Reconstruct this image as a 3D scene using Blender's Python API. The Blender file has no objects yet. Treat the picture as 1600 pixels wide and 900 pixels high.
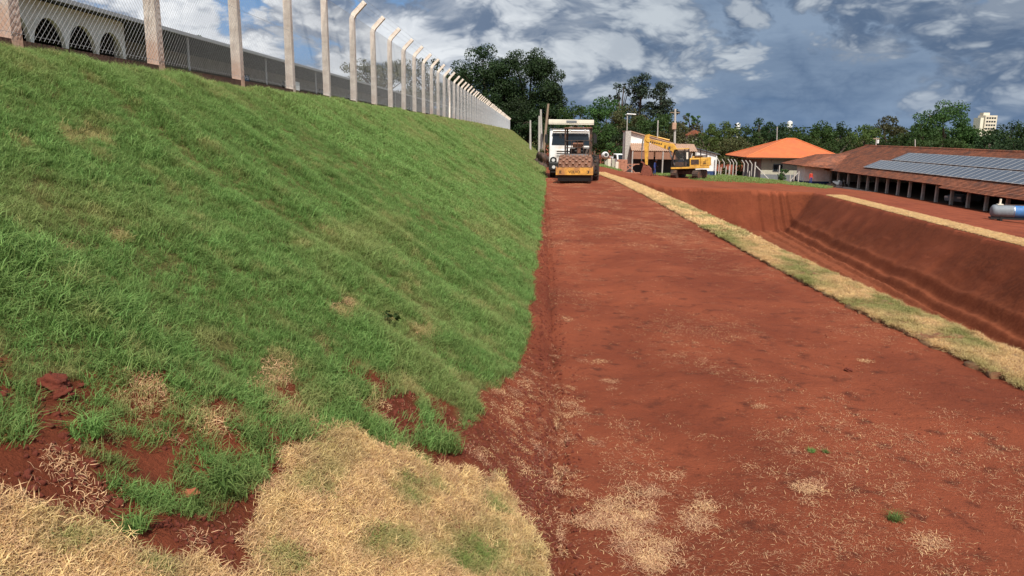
import bpy, bmesh, math, random
import numpy as np
from mathutils import Vector, Matrix, Euler
R = math.radians
random.seed(7); rng = np.random.default_rng(7)
scene = bpy.context.scene

# ------------------------------------------------------------------ camera
F = 1200.0; CZ = 2.2                      # focal length in photo pixels, eye height above the track
pitch = math.atan((450 - 206) / F); yaw = math.atan((845 - 800) / F * math.cos(pitch)); roll = .014
_f = np.array([0, math.cos(pitch), -math.sin(pitch)]); _u = np.array([0, math.sin(pitch), math.cos(pitch)]); _r = np.array([1., 0, 0])
_c, _s = math.cos(yaw), math.sin(yaw); _R = np.array([[_c, -_s, 0], [_s, _c, 0], [0, 0, 1]])
_f, _u, _r = _R @ _f, _R @ _u, _R @ _r
_cr, _sr = math.cos(roll), math.sin(roll)
_r, _u = _cr * _r + _sr * _u, -_sr * _r + _cr * _u
CAM = np.array([0, 0, CZ])
cd = bpy.data.cameras.new('camera'); cam = bpy.data.objects.new('camera', cd)
scene.collection.objects.link(cam); scene.camera = cam
cd.sensor_width = 36; cd.lens = 36 * F / 1600; cd.clip_start = .1; cd.clip_end = 9000
cam.matrix_world = Matrix(((_r[0], _u[0], -_f[0], 0), (_r[1], _u[1], -_f[1], 0), (_r[2], _u[2], -_f[2], CZ), (0, 0, 0, 1)))

# ------------------------------------------------------------------ sky, sun, exposure
SUN_EL, SUN_AZ = 52, 14                   # sun behind the camera, a little to the right
sd = Vector((math.sin(R(SUN_AZ)) * math.cos(R(SUN_EL)), -math.cos(R(SUN_AZ)) * math.cos(R(SUN_EL)), math.sin(R(SUN_EL))))
ld = bpy.data.lights.new('sun', 'SUN'); ld.energy = 4.8; ld.angle = R(.5); ld.color = (1, .95, .87)
lo = bpy.data.objects.new('sun', ld); scene.collection.objects.link(lo)
lo.rotation_euler = (-sd).to_track_quat('-Z', 'Y').to_euler(); lo.location = (0, -30, 60)
w = bpy.data.worlds.new('World'); scene.world = w; w.use_nodes = True
nt = w.node_tree; nt.nodes.clear()
def N(tree, typ, **kw):
    n = tree.nodes.new(typ)
    for k, v in kw.items():
        if k in n.inputs: n.inputs[k].default_value = v
        else: setattr(n, k, v)
    return n
def M_(tree, op, a, b=None, c=None, clamp=False):
    n = tree.nodes.new('ShaderNodeMath'); n.operation = op; n.use_clamp = clamp
    for i, v in enumerate((a, b, c)):
        if v is None: continue
        if isinstance(v, (int, float)): n.inputs[i].default_value = v
        else: tree.links.new(v, n.inputs[i])
    return n.outputs[0]
def MIX(tree, fac, a, b, blend='MIX'):
    n = tree.nodes.new('ShaderNodeMix'); n.data_type = 'RGBA'; n.blend_type = blend
    for s, v in ((n.inputs[0], fac), (n.inputs[6], a), (n.inputs[7], b)):
        if isinstance(v, (int, float)): s.default_value = v
        elif isinstance(v, tuple): s.default_value = v if len(v) == 4 else v + (1,)
        else: tree.links.new(v, s)
    return n.outputs[2]
def RAMP(tree, v, lo, hi, smooth=True):
    n = tree.nodes.new('ShaderNodeMapRange'); n.interpolation_type = 'SMOOTHSTEP' if smooth else 'LINEAR'
    n.inputs[1].default_value = lo; n.inputs[2].default_value = hi
    tree.links.new(v, n.inputs[0]); return n.outputs[0]
def VM(tree, op, a, b):
    n = tree.nodes.new('ShaderNodeVectorMath'); n.operation = op
    for i, v in enumerate((a, b)):
        if isinstance(v, tuple): n.inputs[i].default_value = v
        elif isinstance(v, (int, float)): n.inputs['Scale'].default_value = v
        else: tree.links.new(v, n.inputs[i])
    return n.outputs['Value'] if op in ('DOT_PRODUCT', 'LENGTH') else n.outputs[0]
def NOISE(tree, vec, scale, detail=6, rough=.55, dist=0, lac=2.0):
    n = tree.nodes.new('ShaderNodeTexNoise'); n.inputs['Scale'].default_value = scale; n.inputs['Detail'].default_value = detail
    n.inputs['Roughness'].default_value = rough; n.inputs['Distortion'].default_value = dist; n.inputs['Lacunarity'].default_value = lac
    if vec is not None: tree.links.new(vec, n.inputs['Vector'])
    return n.outputs['Fac']
def build_sky():
    t = nt
    sky = N(t, 'ShaderNodeTexSky'); sky.sky_type = 'NISHITA'; sky.sun_disc = False
    sky.sun_elevation = R(SUN_EL); sky.sun_rotation = math.atan2(sd.x, sd.y)
    sky.air_density = 1.2; sky.dust_density = .6; sky.altitude = 500
    tc = N(t, 'ShaderNodeTexCoord'); d = tc.outputs['Generated']
    sep = N(t, 'ShaderNodeSeparateXYZ'); t.links.new(d, sep.inputs[0]); z = sep.outputs[2]
    dc = VM(t, 'MULTIPLY', d, (1, 1, 1.9))
    warp = N(t, 'ShaderNodeTexNoise'); warp.inputs['Scale'].default_value = 4.0; warp.inputs['Detail'].default_value = 3; t.links.new(dc, warp.inputs['Vector'])
    dw = VM(t, 'ADD', dc, VM(t, 'MULTIPLY', VM(t, 'SUBTRACT', warp.outputs['Color'], (.5, .5, .5)), (.16, .16, .10)))
    def dens(v, octs):
        big = NOISE(t, v, 1.7, 3, .5); s = M_(t, 'MULTIPLY', big, .95)
        for i in range(octs):
            n = NOISE(t, VM(t, 'ADD', v, (1.7 * i, 2.9 * i, .8 * i)), 3.7 * 2.05 ** i, 0, .5)
            b = M_(t, 'ABSOLUTE', M_(t, 'SUBTRACT', M_(t, 'MULTIPLY', n, 2), 1))
            s = M_(t, 'ADD', s, M_(t, 'MULTIPLY', b, .34 * .64 ** i))
        return s
    A = VM(t, 'ADD', dw, (7.4, 2.2, 1.9))
    D0 = dens(A, 6); D1 = dens(VM(t, 'ADD', A, (.016, -.016, .040)), 5); D2 = dens(VM(t, 'ADD', A, (.05, -.04, .11)), 3)
    # the storm side lies ahead and to the right
    side = RAMP(t, M_(t, 'ADD', VM(t, 'DOT_PRODUCT', d, (.72, .69, 0)), M_(t, 'MULTIPLY', NOISE(t, dc, 3.0, 4, .5), .22)), .52, .92)
    # grey-blue rain sheets in soft level bands
    st = VM(t, 'MULTIPLY', d, (1.0, 1.0, 6.0))
    s1 = NOISE(t, VM(t, 'ADD', st, (.3, .9, 2.2)), 2.2, 7, .50, .5); s2 = NOISE(t, VM(t, 'ADD', st, (5.3, .2, 1.0)), 5.0, 8, .55, .6)
    slate = MIX(t, M_(t, 'ADD', M_(t, 'MULTIPLY', RAMP(t, M_(t, 'ADD', M_(t, 'MULTIPLY', s1, .65), M_(t, 'MULTIPLY', s2, .35)), .38, .62), .55), M_(t, 'MULTIPLY', RAMP(t, D0, .40, .66), .58), None, True), (.62, 1.10, 2.05), (2.3, 3.05, 4.15))
    blue = MIX(t, .8, sky.outputs[0], (1.2, 2.9, 6.0))
    sheet = M_(t, 'MULTIPLY', RAMP(t, M_(t, 'ADD', s1, M_(t, 'MULTIPLY', side, .42)), .52, .84), .96)
    base = MIX(t, sheet, blue, slate)
    # heaped cloud
    cm = RAMP(t, M_(t, 'SUBTRACT', D0, M_(t, 'MULTIPLY', side, .13)), .505, .60)
    lit = RAMP(t, M_(t, 'ADD', M_(t, 'MULTIPLY', M_(t, 'SUBTRACT', D0, D1), 1.0), M_(t, 'MULTIPLY', M_(t, 'SUBTRACT', D0, D2), .55)), -.04, .16)
    shade = MIX(t, side, (1.7, 2.2, 3.1), (.95, 1.45, 2.35)); bright = MIX(t, side, (8.8, 9.0, 9.2), (5.0, 5.5, 6.0))
    puff = NOISE(t, VM(t, 'ADD', dw, (4.4, .7, 2.2)), 13, 8, .6, .4)
    lit = M_(t, 'ADD', M_(t, 'MULTIPLY', lit, .72), M_(t, 'MULTIPLY', RAMP(t, puff, .38, .66), .34), None, True)
    cc = MIX(t, lit, shade, bright)
    out = MIX(t, M_(t, 'MULTIPLY', cm, .97), base, cc)
    veil = M_(t, 'MULTIPLY', RAMP(t, z, .085, .0), .42)
    out = MIX(t, veil, out, (1.5, 2.4, 3.9))
    bg = N(t, 'ShaderNodeBackground'); bg.inputs[1].default_value = .092
    t.links.new(out, bg.inputs[0])
    o = N(t, 'ShaderNodeOutputWorld'); t.links.new(bg.outputs[0], o.inputs[0])
build_sky()
vs = scene.view_settings; vs.view_transform = 'Standard'; vs.look = 'None'; vs.gamma = 1; vs.use_curve_mapping = False; vs.exposure = 0.26
scene.cycles.max_bounces = 6; scene.cycles.transparent_max_bounces = 8

# ------------------------------------------------------------------ pixel <-> place
def ray(x, y): return (x - 800) * _r / F - (y - 450) * _u / F + _f
def atZ(x, y, z): d = ray(x, y); return CAM + d * ((z - CZ) / d[2])
def atX(x, y, X): d = ray(x, y); return CAM + d * (X / d[0])
def atY(x, y, Y): d = ray(x, y); return CAM + d * (Y / d[1])
def project(P):
    d = np.asarray(P, float) - CAM; z = np.maximum(d @ _f, 1e-3)
    return 800 + F * (d @ _r) / z, 450 - F * (d @ _u) / z
def in_poly(px, py, poly):
    px = np.asarray(px); py = np.asarray(py); r = np.zeros(px.shape, bool); n = len(poly)
    for i in range(n):
        x0, y0 = poly[i]; x1, y1 = poly[(i + 1) % n]
        c = ((y0 > py) != (y1 > py)) & (px < (x1 - x0) * (py - y0) / ((y1 - y0) or 1e-9) + x0)
        r ^= c
    return r
_LAT = np.random.default_rng(3).random((256, 256))
def vnoise(x, y):
    x = np.asarray(x, float); y = np.asarray(y, float)
    xi = np.floor(x).astype(int); yi = np.floor(y).astype(int); fx = x - xi; fy = y - yi
    fx = fx * fx * (3 - 2 * fx); fy = fy * fy * (3 - 2 * fy)
    a = _LAT[xi % 256, yi % 256]; b = _LAT[(xi + 1) % 256, yi % 256]; c = _LAT[xi % 256, (yi + 1) % 256]; d = _LAT[(xi + 1) % 256, (yi + 1) % 256]
    return (a * (1 - fx) + b * fx) * (1 - fy) + (c * (1 - fx) + d * fx) * fy
def fbm(x, y, o=4):
    s = 0; a = .5; 
    for i in range(o):
        s = s + a * vnoise(x * 2 ** i + 17.3 * i, y * 2 ** i + 9.1 * i); a *= .5
    return s / (1 - .5 ** o)

# ------------------------------------------------------------------ materials
MATS = {}
def mat(name, col, rough=.7, var=.25, scale=8, bump=.15, metal=0, col2=None, stretch=None, spec=.4, bscale=None):
    m = bpy.data.materials.new(name); m.use_nodes = True; t = m.node_tree; b = t.nodes['Principled BSDF']
    tc = N(t, 'ShaderNodeTexCoord'); v = tc.outputs['Object']
    if stretch: v = VM(t, 'MULTIPLY', v, stretch)
    n = NOISE(t, v, scale, 8, .62)
    dark = tuple(c * (1 - var) for c in col); lite = tuple(min(1, c * (1 + var * .6)) for c in col)
    c = MIX(t, RAMP(t, n, .32, .68), dark, lite)
    if col2: c = MIX(t, RAMP(t, NOISE(t, v, scale * .37, 7, .66), .46, .66), c, col2)
    t.links.new(c, b.inputs['Base Color']); b.inputs['Roughness'].default_value = rough; b.inputs['Metallic'].default_value = metal
    b.inputs['Specular IOR Level'].default_value = spec
    if bump:
        bp = N(t, 'ShaderNodeBump', Strength=bump); bp.inputs['Distance'].default_value = .02
        t.links.new(NOISE(t, v, bscale or scale * 3, 6, .6), bp.inputs['Height']); t.links.new(bp.outputs[0], b.inputs['Normal'])
    MATS[name] = m; return m
def attr(t, name, typ='GEOMETRY'):
    n = t.nodes.new('ShaderNodeAttribute'); n.attribute_name = name; n.attribute_type = typ; return n.outputs['Fac']
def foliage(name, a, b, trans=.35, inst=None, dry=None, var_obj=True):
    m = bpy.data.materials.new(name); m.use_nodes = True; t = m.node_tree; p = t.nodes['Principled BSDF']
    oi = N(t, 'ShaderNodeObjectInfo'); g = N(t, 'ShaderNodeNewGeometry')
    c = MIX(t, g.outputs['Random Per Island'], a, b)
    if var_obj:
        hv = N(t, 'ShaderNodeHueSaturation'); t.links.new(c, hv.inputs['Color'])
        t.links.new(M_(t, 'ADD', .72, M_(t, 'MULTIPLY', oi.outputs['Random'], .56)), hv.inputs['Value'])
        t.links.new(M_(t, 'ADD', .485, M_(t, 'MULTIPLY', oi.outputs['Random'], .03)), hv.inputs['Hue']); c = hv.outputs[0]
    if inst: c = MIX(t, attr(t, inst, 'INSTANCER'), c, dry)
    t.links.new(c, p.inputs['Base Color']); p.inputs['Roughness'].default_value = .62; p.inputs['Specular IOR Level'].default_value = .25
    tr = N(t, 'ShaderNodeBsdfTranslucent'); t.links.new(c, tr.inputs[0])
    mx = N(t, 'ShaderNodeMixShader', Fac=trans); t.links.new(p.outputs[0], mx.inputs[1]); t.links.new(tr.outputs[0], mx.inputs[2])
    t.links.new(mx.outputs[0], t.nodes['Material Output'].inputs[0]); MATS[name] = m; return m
mat('concrete', (.50, .45, .40), .85, .18, 9, .25, col2=(.42, .33, .26))
mat('white_paint', (.78, .78, .76), .6, .10, 3, .08, col2=(.66, .62, .57))
mat('white_vehicle', (.80, .80, .78), .35, .08, 3, .03, col2=(.66, .58, .50))
mat('cream_paint', (.74, .68, .55), .5, .1, 3, .05)
mat('grey_wall', (.26, .25, .25), .85, .15, 2, .15)
mat('beige_wall', (.44, .42, .33), .85, .1, 2, .12)
mat('slate_wall', (.17, .18, .19), .85, .12, 3, .1)
mat('navy_band', (.02, .045, .13), .7, .2, 4, .05)
mat('black_metal', (.018, .018, .018), .5, .4, 10, .1)
mat('rubber', (.020, .019, .018), .85, .3, 12, .3, col2=(.09, .045, .025))
mat('glass_dark', (.012, .018, .024), .08, .2, 3, 0, spec=.6)
mat('steel', (.30, .30, .30), .45, .2, 10, .1, metal=.7)
mat('galvanised', (.40, .40, .40), .5, .15, 20, 0, metal=.35)
mat('wire', (.36, .36, .36), .5, .15, 20, 0)
mat('machine_yellow', (.66, .37, .06), .45, .14, 5, .05, col2=(.40, .20, .045))
mat('beam_yellow', (.66, .33, .06), .6, .22, 5, .05, col2=(.38, .17, .06))
mat('dusty_steel', (.20, .092, .055), .85, .4, 9, .3, col2=(.10, .045, .028))
mat('pad_steel', (.27, .15, .10), .75, .4, 6, .3, col2=(.14, .065, .04))
mat('dusty_dark', (.055, .038, .03), .8, .4, 9, .2, col2=(.13, .065, .04))
mat('rust_red', (.20, .06, .035), .85, .3, 7, .3)
mat('orange_roof', (.60, .17, .06), .8, .10, 1.5, .12, col2=(.52, .15, .06))
mat('terracotta', (.25, .085, .042), .9, .45, 2.6, .4, col2=(.115, .05, .034), bscale=9)
mat('brown_tarp', (.30, .15, .095), .85, .15, 4, .15)
mat('awning_tin', (.40, .25, .17), .75, .2, 4, .1)
mat('dark_wood', (.10, .065, .045), .85, .3, 8, .3)
mat('pole_wood', (.27, .20, .14), .9, .25, 6, .2, stretch=(4, 4, .5))
mat('pole_concrete', (.42, .39, .35), .9, .2, 5, .2)
mat('brick', (.42, .19, .12), .9, .25, 14, .3)
mat('blue_cloth', (.035, .055, .20), .9, .2, 20, .2)
mat('red_cloth', (.55, .06, .035), .9, .2, 20, .2)
mat('skin', (.23, .115, .07), .6, .1, 20, .05)
mat('boots', (.03, .025, .02), .8, .2, 20, .1)
mat('tank_grey', (.17, .19, .21), .6, .15, 4, .05)
mat('tank_blue', (.045, .17, .42), .6, .25, 3, .05, col2=(.07, .15, .30))
mat('interior_shade', (.025, .024, .023), .9, .3, 3, .1)  # near-black: the shade inside the arches is put into the colour
mat('bark', (.10, .075, .055), .95, .35, 5, .5, stretch=(3, 3, .6))
mat('base_beam', (.115, .06, .04), .95, .3, 6, .4)
mat('clod', (.17, .035, .017), .95, .3, 14, .6)
mat('light_soil', (.34, .11, .05), .95, .25, 10, .5)
mat('lettering', (.05, .035, .02), .8, .2, 9, 0)
mat('lamp_glass', (.6, .6, .58), .15, .1, 9, 0)
mat('tower_wall', (.66, .58, .46), .8, .08, .2, 0)
mat('roof_sheet', (.10, .11, .12), .7, .2, 2, .1)
mat('sod_soil', (.17, .065, .03), .95, .35, 14, .6, col2=(.25, .17, .08))
foliage('grass_blade', (.098, .190, .044), (.270, .405, .118), .48, 'dry', (.44, .38, .16))
foliage('dry_blade', (.48, .295, .13), (.80, .56, .29), .25, 'green', (.17, .22, .055))
foliage('straw', (.40, .18, .09), (.76, .50, .28), .1)
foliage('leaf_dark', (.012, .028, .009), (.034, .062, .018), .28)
foliage('leaf_mid', (.026, .058, .013), (.065, .120, .028), .34)
foliage('leaf_light', (.050, .085, .018), (.115, .160, .040), .38)
foliage('leaf_olive', (.045, .055, .018), (.105, .100, .038), .3)
foliage('leaf_needle', (.016, .032, .018), (.045, .065, .036), .2)
def solar_mat():
    m = mat('solar_cell', (.075, .085, .105), .22, .06, .6, 0, spec=.7); return m
solar_mat()
def ground_mat():
    m = bpy.data.materials.new('red_earth'); m.use_nodes = True; t = m.node_tree; b = t.nodes['Principled BSDF']
    tc = N(t, 'ShaderNodeTexCoord'); v = tc.outputs['Object']
    big = NOISE(t, v, .55, 6, .6, .4); mid = NOISE(t, v, 4.5, 8, .65); fine = NOISE(t, v, 42, 6, .7)
    c = MIX(t, RAMP(t, big, .34, .66), (.178, .043, .021), (.262, .068, .032))
    c = MIX(t, RAMP(t, mid, .52, .70), c, (.112, .031, .017))
    c = MIX(t, M_(t, 'MULTIPLY', RAMP(t, fine, .55, .75), .45), c, (.30, .10, .045))
    c = MIX(t, M_(t, 'MULTIPLY', RAMP(t, fine, .45, .28), .5), c, (.09, .022, .012))
    dug = MIX(t, RAMP(t, mid, .35, .7), (.078, .020, .009), (.130, .034, .014))
    c = MIX(t, attr(t, 'dug'), c, dug)
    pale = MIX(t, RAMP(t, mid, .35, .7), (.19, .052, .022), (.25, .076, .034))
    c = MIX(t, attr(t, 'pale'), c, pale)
    th = MIX(t, RAMP(t, fine, .4, .65), (.075, .075, .022), (.16, .15, .05))
    c = MIX(t, attr(t, 'thatch'), c, th)
    t.links.new(c, b.inputs['Base Color']); b.inputs['Roughness'].default_value = .95; b.inputs['Specular IOR Level'].default_value = .12
    bp = N(t, 'ShaderNodeBump', Strength=1.0); bp.inputs['Distance'].default_value = .03
    h = M_(t, 'ADD', M_(t, 'MULTIPLY', NOISE(t, v, 90, 5, .75), .35), M_(t, 'ADD', M_(t, 'MULTIPLY', fine, .5), NOISE(t, v, 11, 9, .68))); t.links.new(h, bp.inputs['Height']); t.links.new(bp.outputs[0], b.inputs['Normal'])
    MATS['red_earth'] = m
ground_mat()

# ------------------------------------------------------------------ object helpers
COL = scene.collection
class MB:
    def __init__(s): s.v = []; s.f = []; s.mi = []; s.cur = 0
    def add(s, vs, fs):
        o = len(s.v); s.v += [tuple(v) for v in vs]; s.f += [tuple(i + o for i in f) for f in fs]; s.mi += [s.cur] * len(fs); return s
    def box(s, c, d, rot=None, taper=1.0):
        x, y, z = d[0] / 2, d[1] / 2, d[2] / 2
        p = [Vector((sx * x * (taper if sz > 0 else 1), sy * y * (taper if sz > 0 else 1), sz * z)) for sz in (-1, 1) for sx, sy in ((-1, -1), (1, -1), (1, 1), (-1, 1))]
        if rot is not None:
            e = Euler(rot).to_matrix(); p = [e @ q for q in p]
        p = [q + Vector(c) for q in p]
        return s.add(p, [(3, 2, 1, 0), (4, 5, 6, 7), (0, 1, 5, 4), (1, 2, 6, 5), (2, 3, 7, 6), (3, 0, 4, 7)])
    def cyl(s, a, b, r0, r1=None, n=12, cap=True):
        a = Vector(a); b = Vector(b); r1 = r0 if r1 is None else r1
        d = (b - a).normalized(); u = d.orthogonal().normalized(); v = d.cross(u); o = []
        for P, r in ((a, r0), (b, r1)):
            for i in range(n):
                t = 2 * math.pi * i / n; o.append(P + (u * math.cos(t) + v * math.sin(t)) * r)
        fs = [(i, (i + 1) % n, n + (i + 1) % n, n + i) for i in range(n)]
        if cap: fs += [tuple(range(n - 1, -1, -1)), tuple(range(n, 2 * n))]
        return s.add(o, fs)
    def tube(s, pts, rs, n=8):
        pts = [Vector(p) for p in pts]; rs = rs if isinstance(rs, (list, tuple)) else [rs] * len(pts); o = []; u = None
        for i, P in enumerate(pts):
            d = (pts[min(i + 1, len(pts) - 1)] - pts[max(i - 1, 0)]).normalized()
            u = d.orthogonal().normalized() if u is None else (u - d * u.dot(d)).normalized()
            v = d.cross(u)
            for k in range(n):
                t = 2 * math.pi * k / n; o.append(P + (u * math.cos(t) + v * math.sin(t)) * rs[i])
        fs = []
        for i in range(len(pts) - 1):
            for k in range(n): fs.append((i * n + k, i * n + (k + 1) % n, (i + 1) * n + (k + 1) % n, (i + 1) * n + k))
        fs += [tuple(range(n - 1, -1, -1)), tuple(range((len(pts) - 1) * n, len(pts) * n))]
        return s.add(o, fs)
    def lathe(s, prof, axis='Z', c=(0, 0, 0), n=20):
        o = []
        for r, h in prof:
            for k in range(n):
                t = 2 * math.pi * k / n; a, b = r * math.cos(t), r * math.sin(t)
                p = {'Z': (a, b, h), 'X': (h, a, b), 'Y': (b, h, a)}[axis]; o.append((p[0] + c[0], p[1] + c[1], p[2] + c[2]))
        m = len(prof); fs = [(i * n + k, i * n + (k + 1) % n, (i + 1) * n + (k + 1) % n, (i + 1) * n + k) for i in range(m - 1) for k in range(n)]
        fs += [tuple(range(n - 1, -1, -1)), tuple(range((m - 1) * n, m * n))]
        return s.add(o, fs)
    def prism(s, poly, h0, h1, axis='Y'):
        def P(a, b, h): return {'Y': (a, h, b), 'X': (h, a, b), 'Z': (a, b, h)}[axis]
        n = len(poly); o = [P(a, b, h0) for a, b in poly] + [P(a, b, h1) for a, b in poly]
        fs = [tuple(range(n)), tuple(range(2 * n - 1, n - 1, -1))] + [((i + 1) % n, i, n + i, n + (i + 1) % n) for i in range(n)]
        return s.add(o, fs)
    def mesh(s, name, mats, smooth=False):
        me = bpy.data.meshes.new(name); me.from_pydata(s.v, [], s.f)
        for m in (mats if isinstance(mats, (list, tuple)) else [mats]): me.materials.append(MATS[m] if isinstance(m, str) else m)
        if any(s.mi): me.polygons.foreach_set('material_index', s.mi)
        bm = bmesh.new(); bm.from_mesh(me); bmesh.ops.recalc_face_normals(bm, faces=bm.faces); bm.to_mesh(me); bm.free()
        if smooth: me.polygons.foreach_set('use_smooth', [True] * len(me.polygons)); me.update()
        return me
    def build(s, name, mats, parent=None, smooth=False, bevel=0):
        o = link(name, s.mesh(name, mats, smooth), parent)
        if bevel:
            b = o.modifiers.new('bevel', 'BEVEL'); b.width = bevel; b.segments = 2; b.limit_method = 'ANGLE'; b.angle_limit = R(40)
        if smooth: 
            o.data.set_sharp_from_angle(angle=R(45))
        return o
def link(name, data, parent=None):
    o = bpy.data.objects.new(name, data); COL.objects.link(o); o.parent = parent; return o
def thing(name, label, cat, loc=(0, 0, 0), rot=(0, 0, 0), group=None):
    o = link(name, None); o.location = loc; o.rotation_euler = rot; o.empty_display_size = .3; return tag(o, label, cat, group)
def tag(o, label, cat, group=None, kind=None):
    o['label'] = label; o['category'] = cat
    if group: o['group'] = group
    if kind: o['kind'] = kind
    return o
def struct(o): o['kind'] = 'structure'; return o

# ------------------------------------------------------------------ terrain
def Xf(Y): return -4.3 - .018 * np.clip(Y, -20, 175)          # fence line on the crest
X0 = .14                                                        # foot of the embankment
def pathz(Y): return np.interp(Y, [18, 30, 42, 52, 68, 85, 110, 150, 300, 1000], [0, -.12, -.33, -.60, -.85, -1.1, -1.6, -2.6, -5, -9])
def rightz(X, Y): return np.interp(X, [5, 14, 24, 30, 37, 60, 200, 2000], [-2.0, -2.3, -2.55, -3.1, -3.75, -4.6, -7, -10]) - np.interp(Y, [85, 112, 150, 400], [0, .75, 1.2, 3])
def Xr(Y): return 21.3 + (np.asarray(Y) - 34.5) * .062          # right rim of the basin
def Xl(Y): return np.interp(Y, [2, 6.9, 9.6, 14, 18, 42, 57], [5.3, 5.16, 4.86, 4.72, 4.69, 4.78, 4.75])   # left rim
def Yfar(X): return np.interp(X, [4.6, 6, 8, 11, 14, 24], [55, 57.5, 62, 65.5, 67.5, 67])
FLOOR = -5.5
def sstep(a, b, x): t = np.clip((x - a) / (b - a), 0, 1); return t * t * (3 - 2 * t)
def terrain(X, Y, fine=True):
    X = np.asarray(X, float); Y = np.asarray(Y, float)
    p = pathz(Y)
    g = p + (rightz(X, Y) - p) * sstep(4.4, 11.5, X)
    # basin
    zL = p - (X - Xl(Y) - .05) * 1.05
    zR = rightz(Xr(Y), Y) - (Xr(Y) - X) * 1.0
    yf = Yfar(X); gf = pathz(yf) + (rightz(X, yf) - pathz(yf)) * sstep(4.4, 11.5, X)
    zF = gf - (yf - Y) * .95
    zN = -(Y - 1.0) * 1.0
    b = np.maximum.reduce([zL, zR, zF, zN, np.full_like(X, FLOOR)])
    inside = (X > Xl(Y)) & (X < Xr(Y)) & (Y < yf) & (Y > 1)
    scr = (vnoise(Y * 2.6, X * .35) - .5) * .09 * (zR > FLOOR) + (vnoise(X * 2.2, Y * .3) - .5) * .10 * (zF > FLOOR); rgh = scr + (fbm(X * .9, Y * .9, 4) - .5) * .22 + (fbm(X * 3.1, Y * 2.2, 3) - .5) * .16 + (fbm(X * .25, Y * .25, 3) - .5) * .3
    edge = np.minimum.reduce([X - Xl(Y), Xr(Y) - X, yf - Y]); b = b + rgh * np.clip(edge / 1.2, 0, 1)
    toe = Xr(Y) - 3.0                                           # wheel ruts along the foot of the far slope
    for o_, a_ in ((.5, .2), (-.1, .2), (-.8, .16), (-1.9, .12)): b = b - a_ * np.exp(-((X - toe - o_) / .17) ** 2) + .07 * np.exp(-((X - toe - o_ - .3) / .1) ** 2)
    z = np.where(inside, np.minimum(b, g), g)
    # embankment and plateau
    xf = Xf(Y); crest = np.interp(Y, [60, 175], [2.88, 2.70]); s = np.clip((X0 - X) / (X0 - xf), 0, None)
    prof = np.interp(s, [0, .08, .5, .9, 1.0, 1.12], [0, .062, .51, .93, 1.0, 1.03])
    fade = 1 - sstep(172, 186, Y)
    bank = p + (crest - p) * prof * fade
    bank = bank + (vnoise(Y * 2.2, X * .4 + 3) - .5) * .065 * sstep(.05, .2, s) * (1 - sstep(.8, 1, s)) - .08 * sstep(.93, 1.0, s) * fade
    bank = bank + (fbm(X * .7 + 40, Y * .35, 3) - .5) * .16 * sstep(.02, .25, s) * (1 - sstep(.85, 1, s))
    z = np.where(X < X0, bank, z)
    far = sstep(300, 900, np.hypot(X, Y)); z = z * (1 - far) + np.minimum(z, -6) * far
    if fine:
        n = (fbm(X * 2.2, Y * 2.2, 4) - .5) * .05 + (fbm(X * 9, Y * 9, 3) - .5) * .018
        z = z + n * np.clip(40 / (np.abs(Y) + 12), 0, 1)
        onpath = (X > X0) & (X < 4.5)
        z = z - np.where(onpath, .03 * np.exp(-((X - .95) / .38) ** 2) + .022 * np.exp(-((X - 2.9) / .42) ** 2), 0)   # wheel tracks
        # crumbly ledge where the embankment was cut against the track
        j = .06 * (fbm(Y * 3, Y * 0 + 5, 3) - .5); z = z - .05 * np.exp(-((X - X0 - .02 - j) / .035) ** 2) + .03 * np.exp(-((X - X0 + .1 - j) / .05) ** 2) * (Y > 3.3)
    return z
def tz(x, y): return float(terrain(np.array([x]), np.array([y]))[0])
# zones drawn in the photograph's pixels, dropped onto the slope
GREEN = [(-200, 742), (62, 738), (90, 695), (150, 715), (180, 770), (240, 800), (330, 810), (395, 775), (425, 705), (480, 690), (530, 655), (575, 690), (655, 722), (708, 702), (715, 672), (752, 645), (742, 618), (795, 588), (818, 540), (822, 500), (834, 420), (844, 340), (851, 285), (855, 262), (848, 236), (826, 216), (800, 196), (500, 140), (250, 90), (0, 40), (-200, -10)]
BARE = [(85, 612, 34, 24), (76, 690, 36, 50), (0, 600, 14, 40), (300, 775, 22, 10), (620, 640, 34, 26), (590, 606, 16, 15), (640, 672, 30, 14), (700, 660, 16, 16), (272, 690, 14, 18)]
DRY = [(225, 622, 40, 32), (345, 655, 36, 24), (432, 590, 30, 42), (540, 482, 15, 20), (658, 514, 17, 9), (455, 650, 20, 12), (40, 228, 22, 10), (130, 210, 40, 12), (98, 385, 20, 9), (520, 480, 12, 9), (505, 540, 14, 10), (600, 500, 10, 6), (178, 365, 14, 8), (590, 640, 14, 22)]
SOILZONE = [(-200, 640), (60, 640), (110, 600), (200, 560), (330, 600), (480, 600), (560, 560), (640, 600), (720, 640), (700, 720), (560, 700), (480, 700), (430, 800), (330, 840), (190, 830), (-200, 780)]
def ell(px, py, L, k=1.0):
    m = np.zeros(np.shape(px))
    for cx, cy, rx, ry in L: m = np.maximum(m, np.clip(1.6 - ((px - cx) / (rx * k)) ** 2 - ((py - cy) / (ry * k)) ** 2, 0, 1))
    return m
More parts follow.
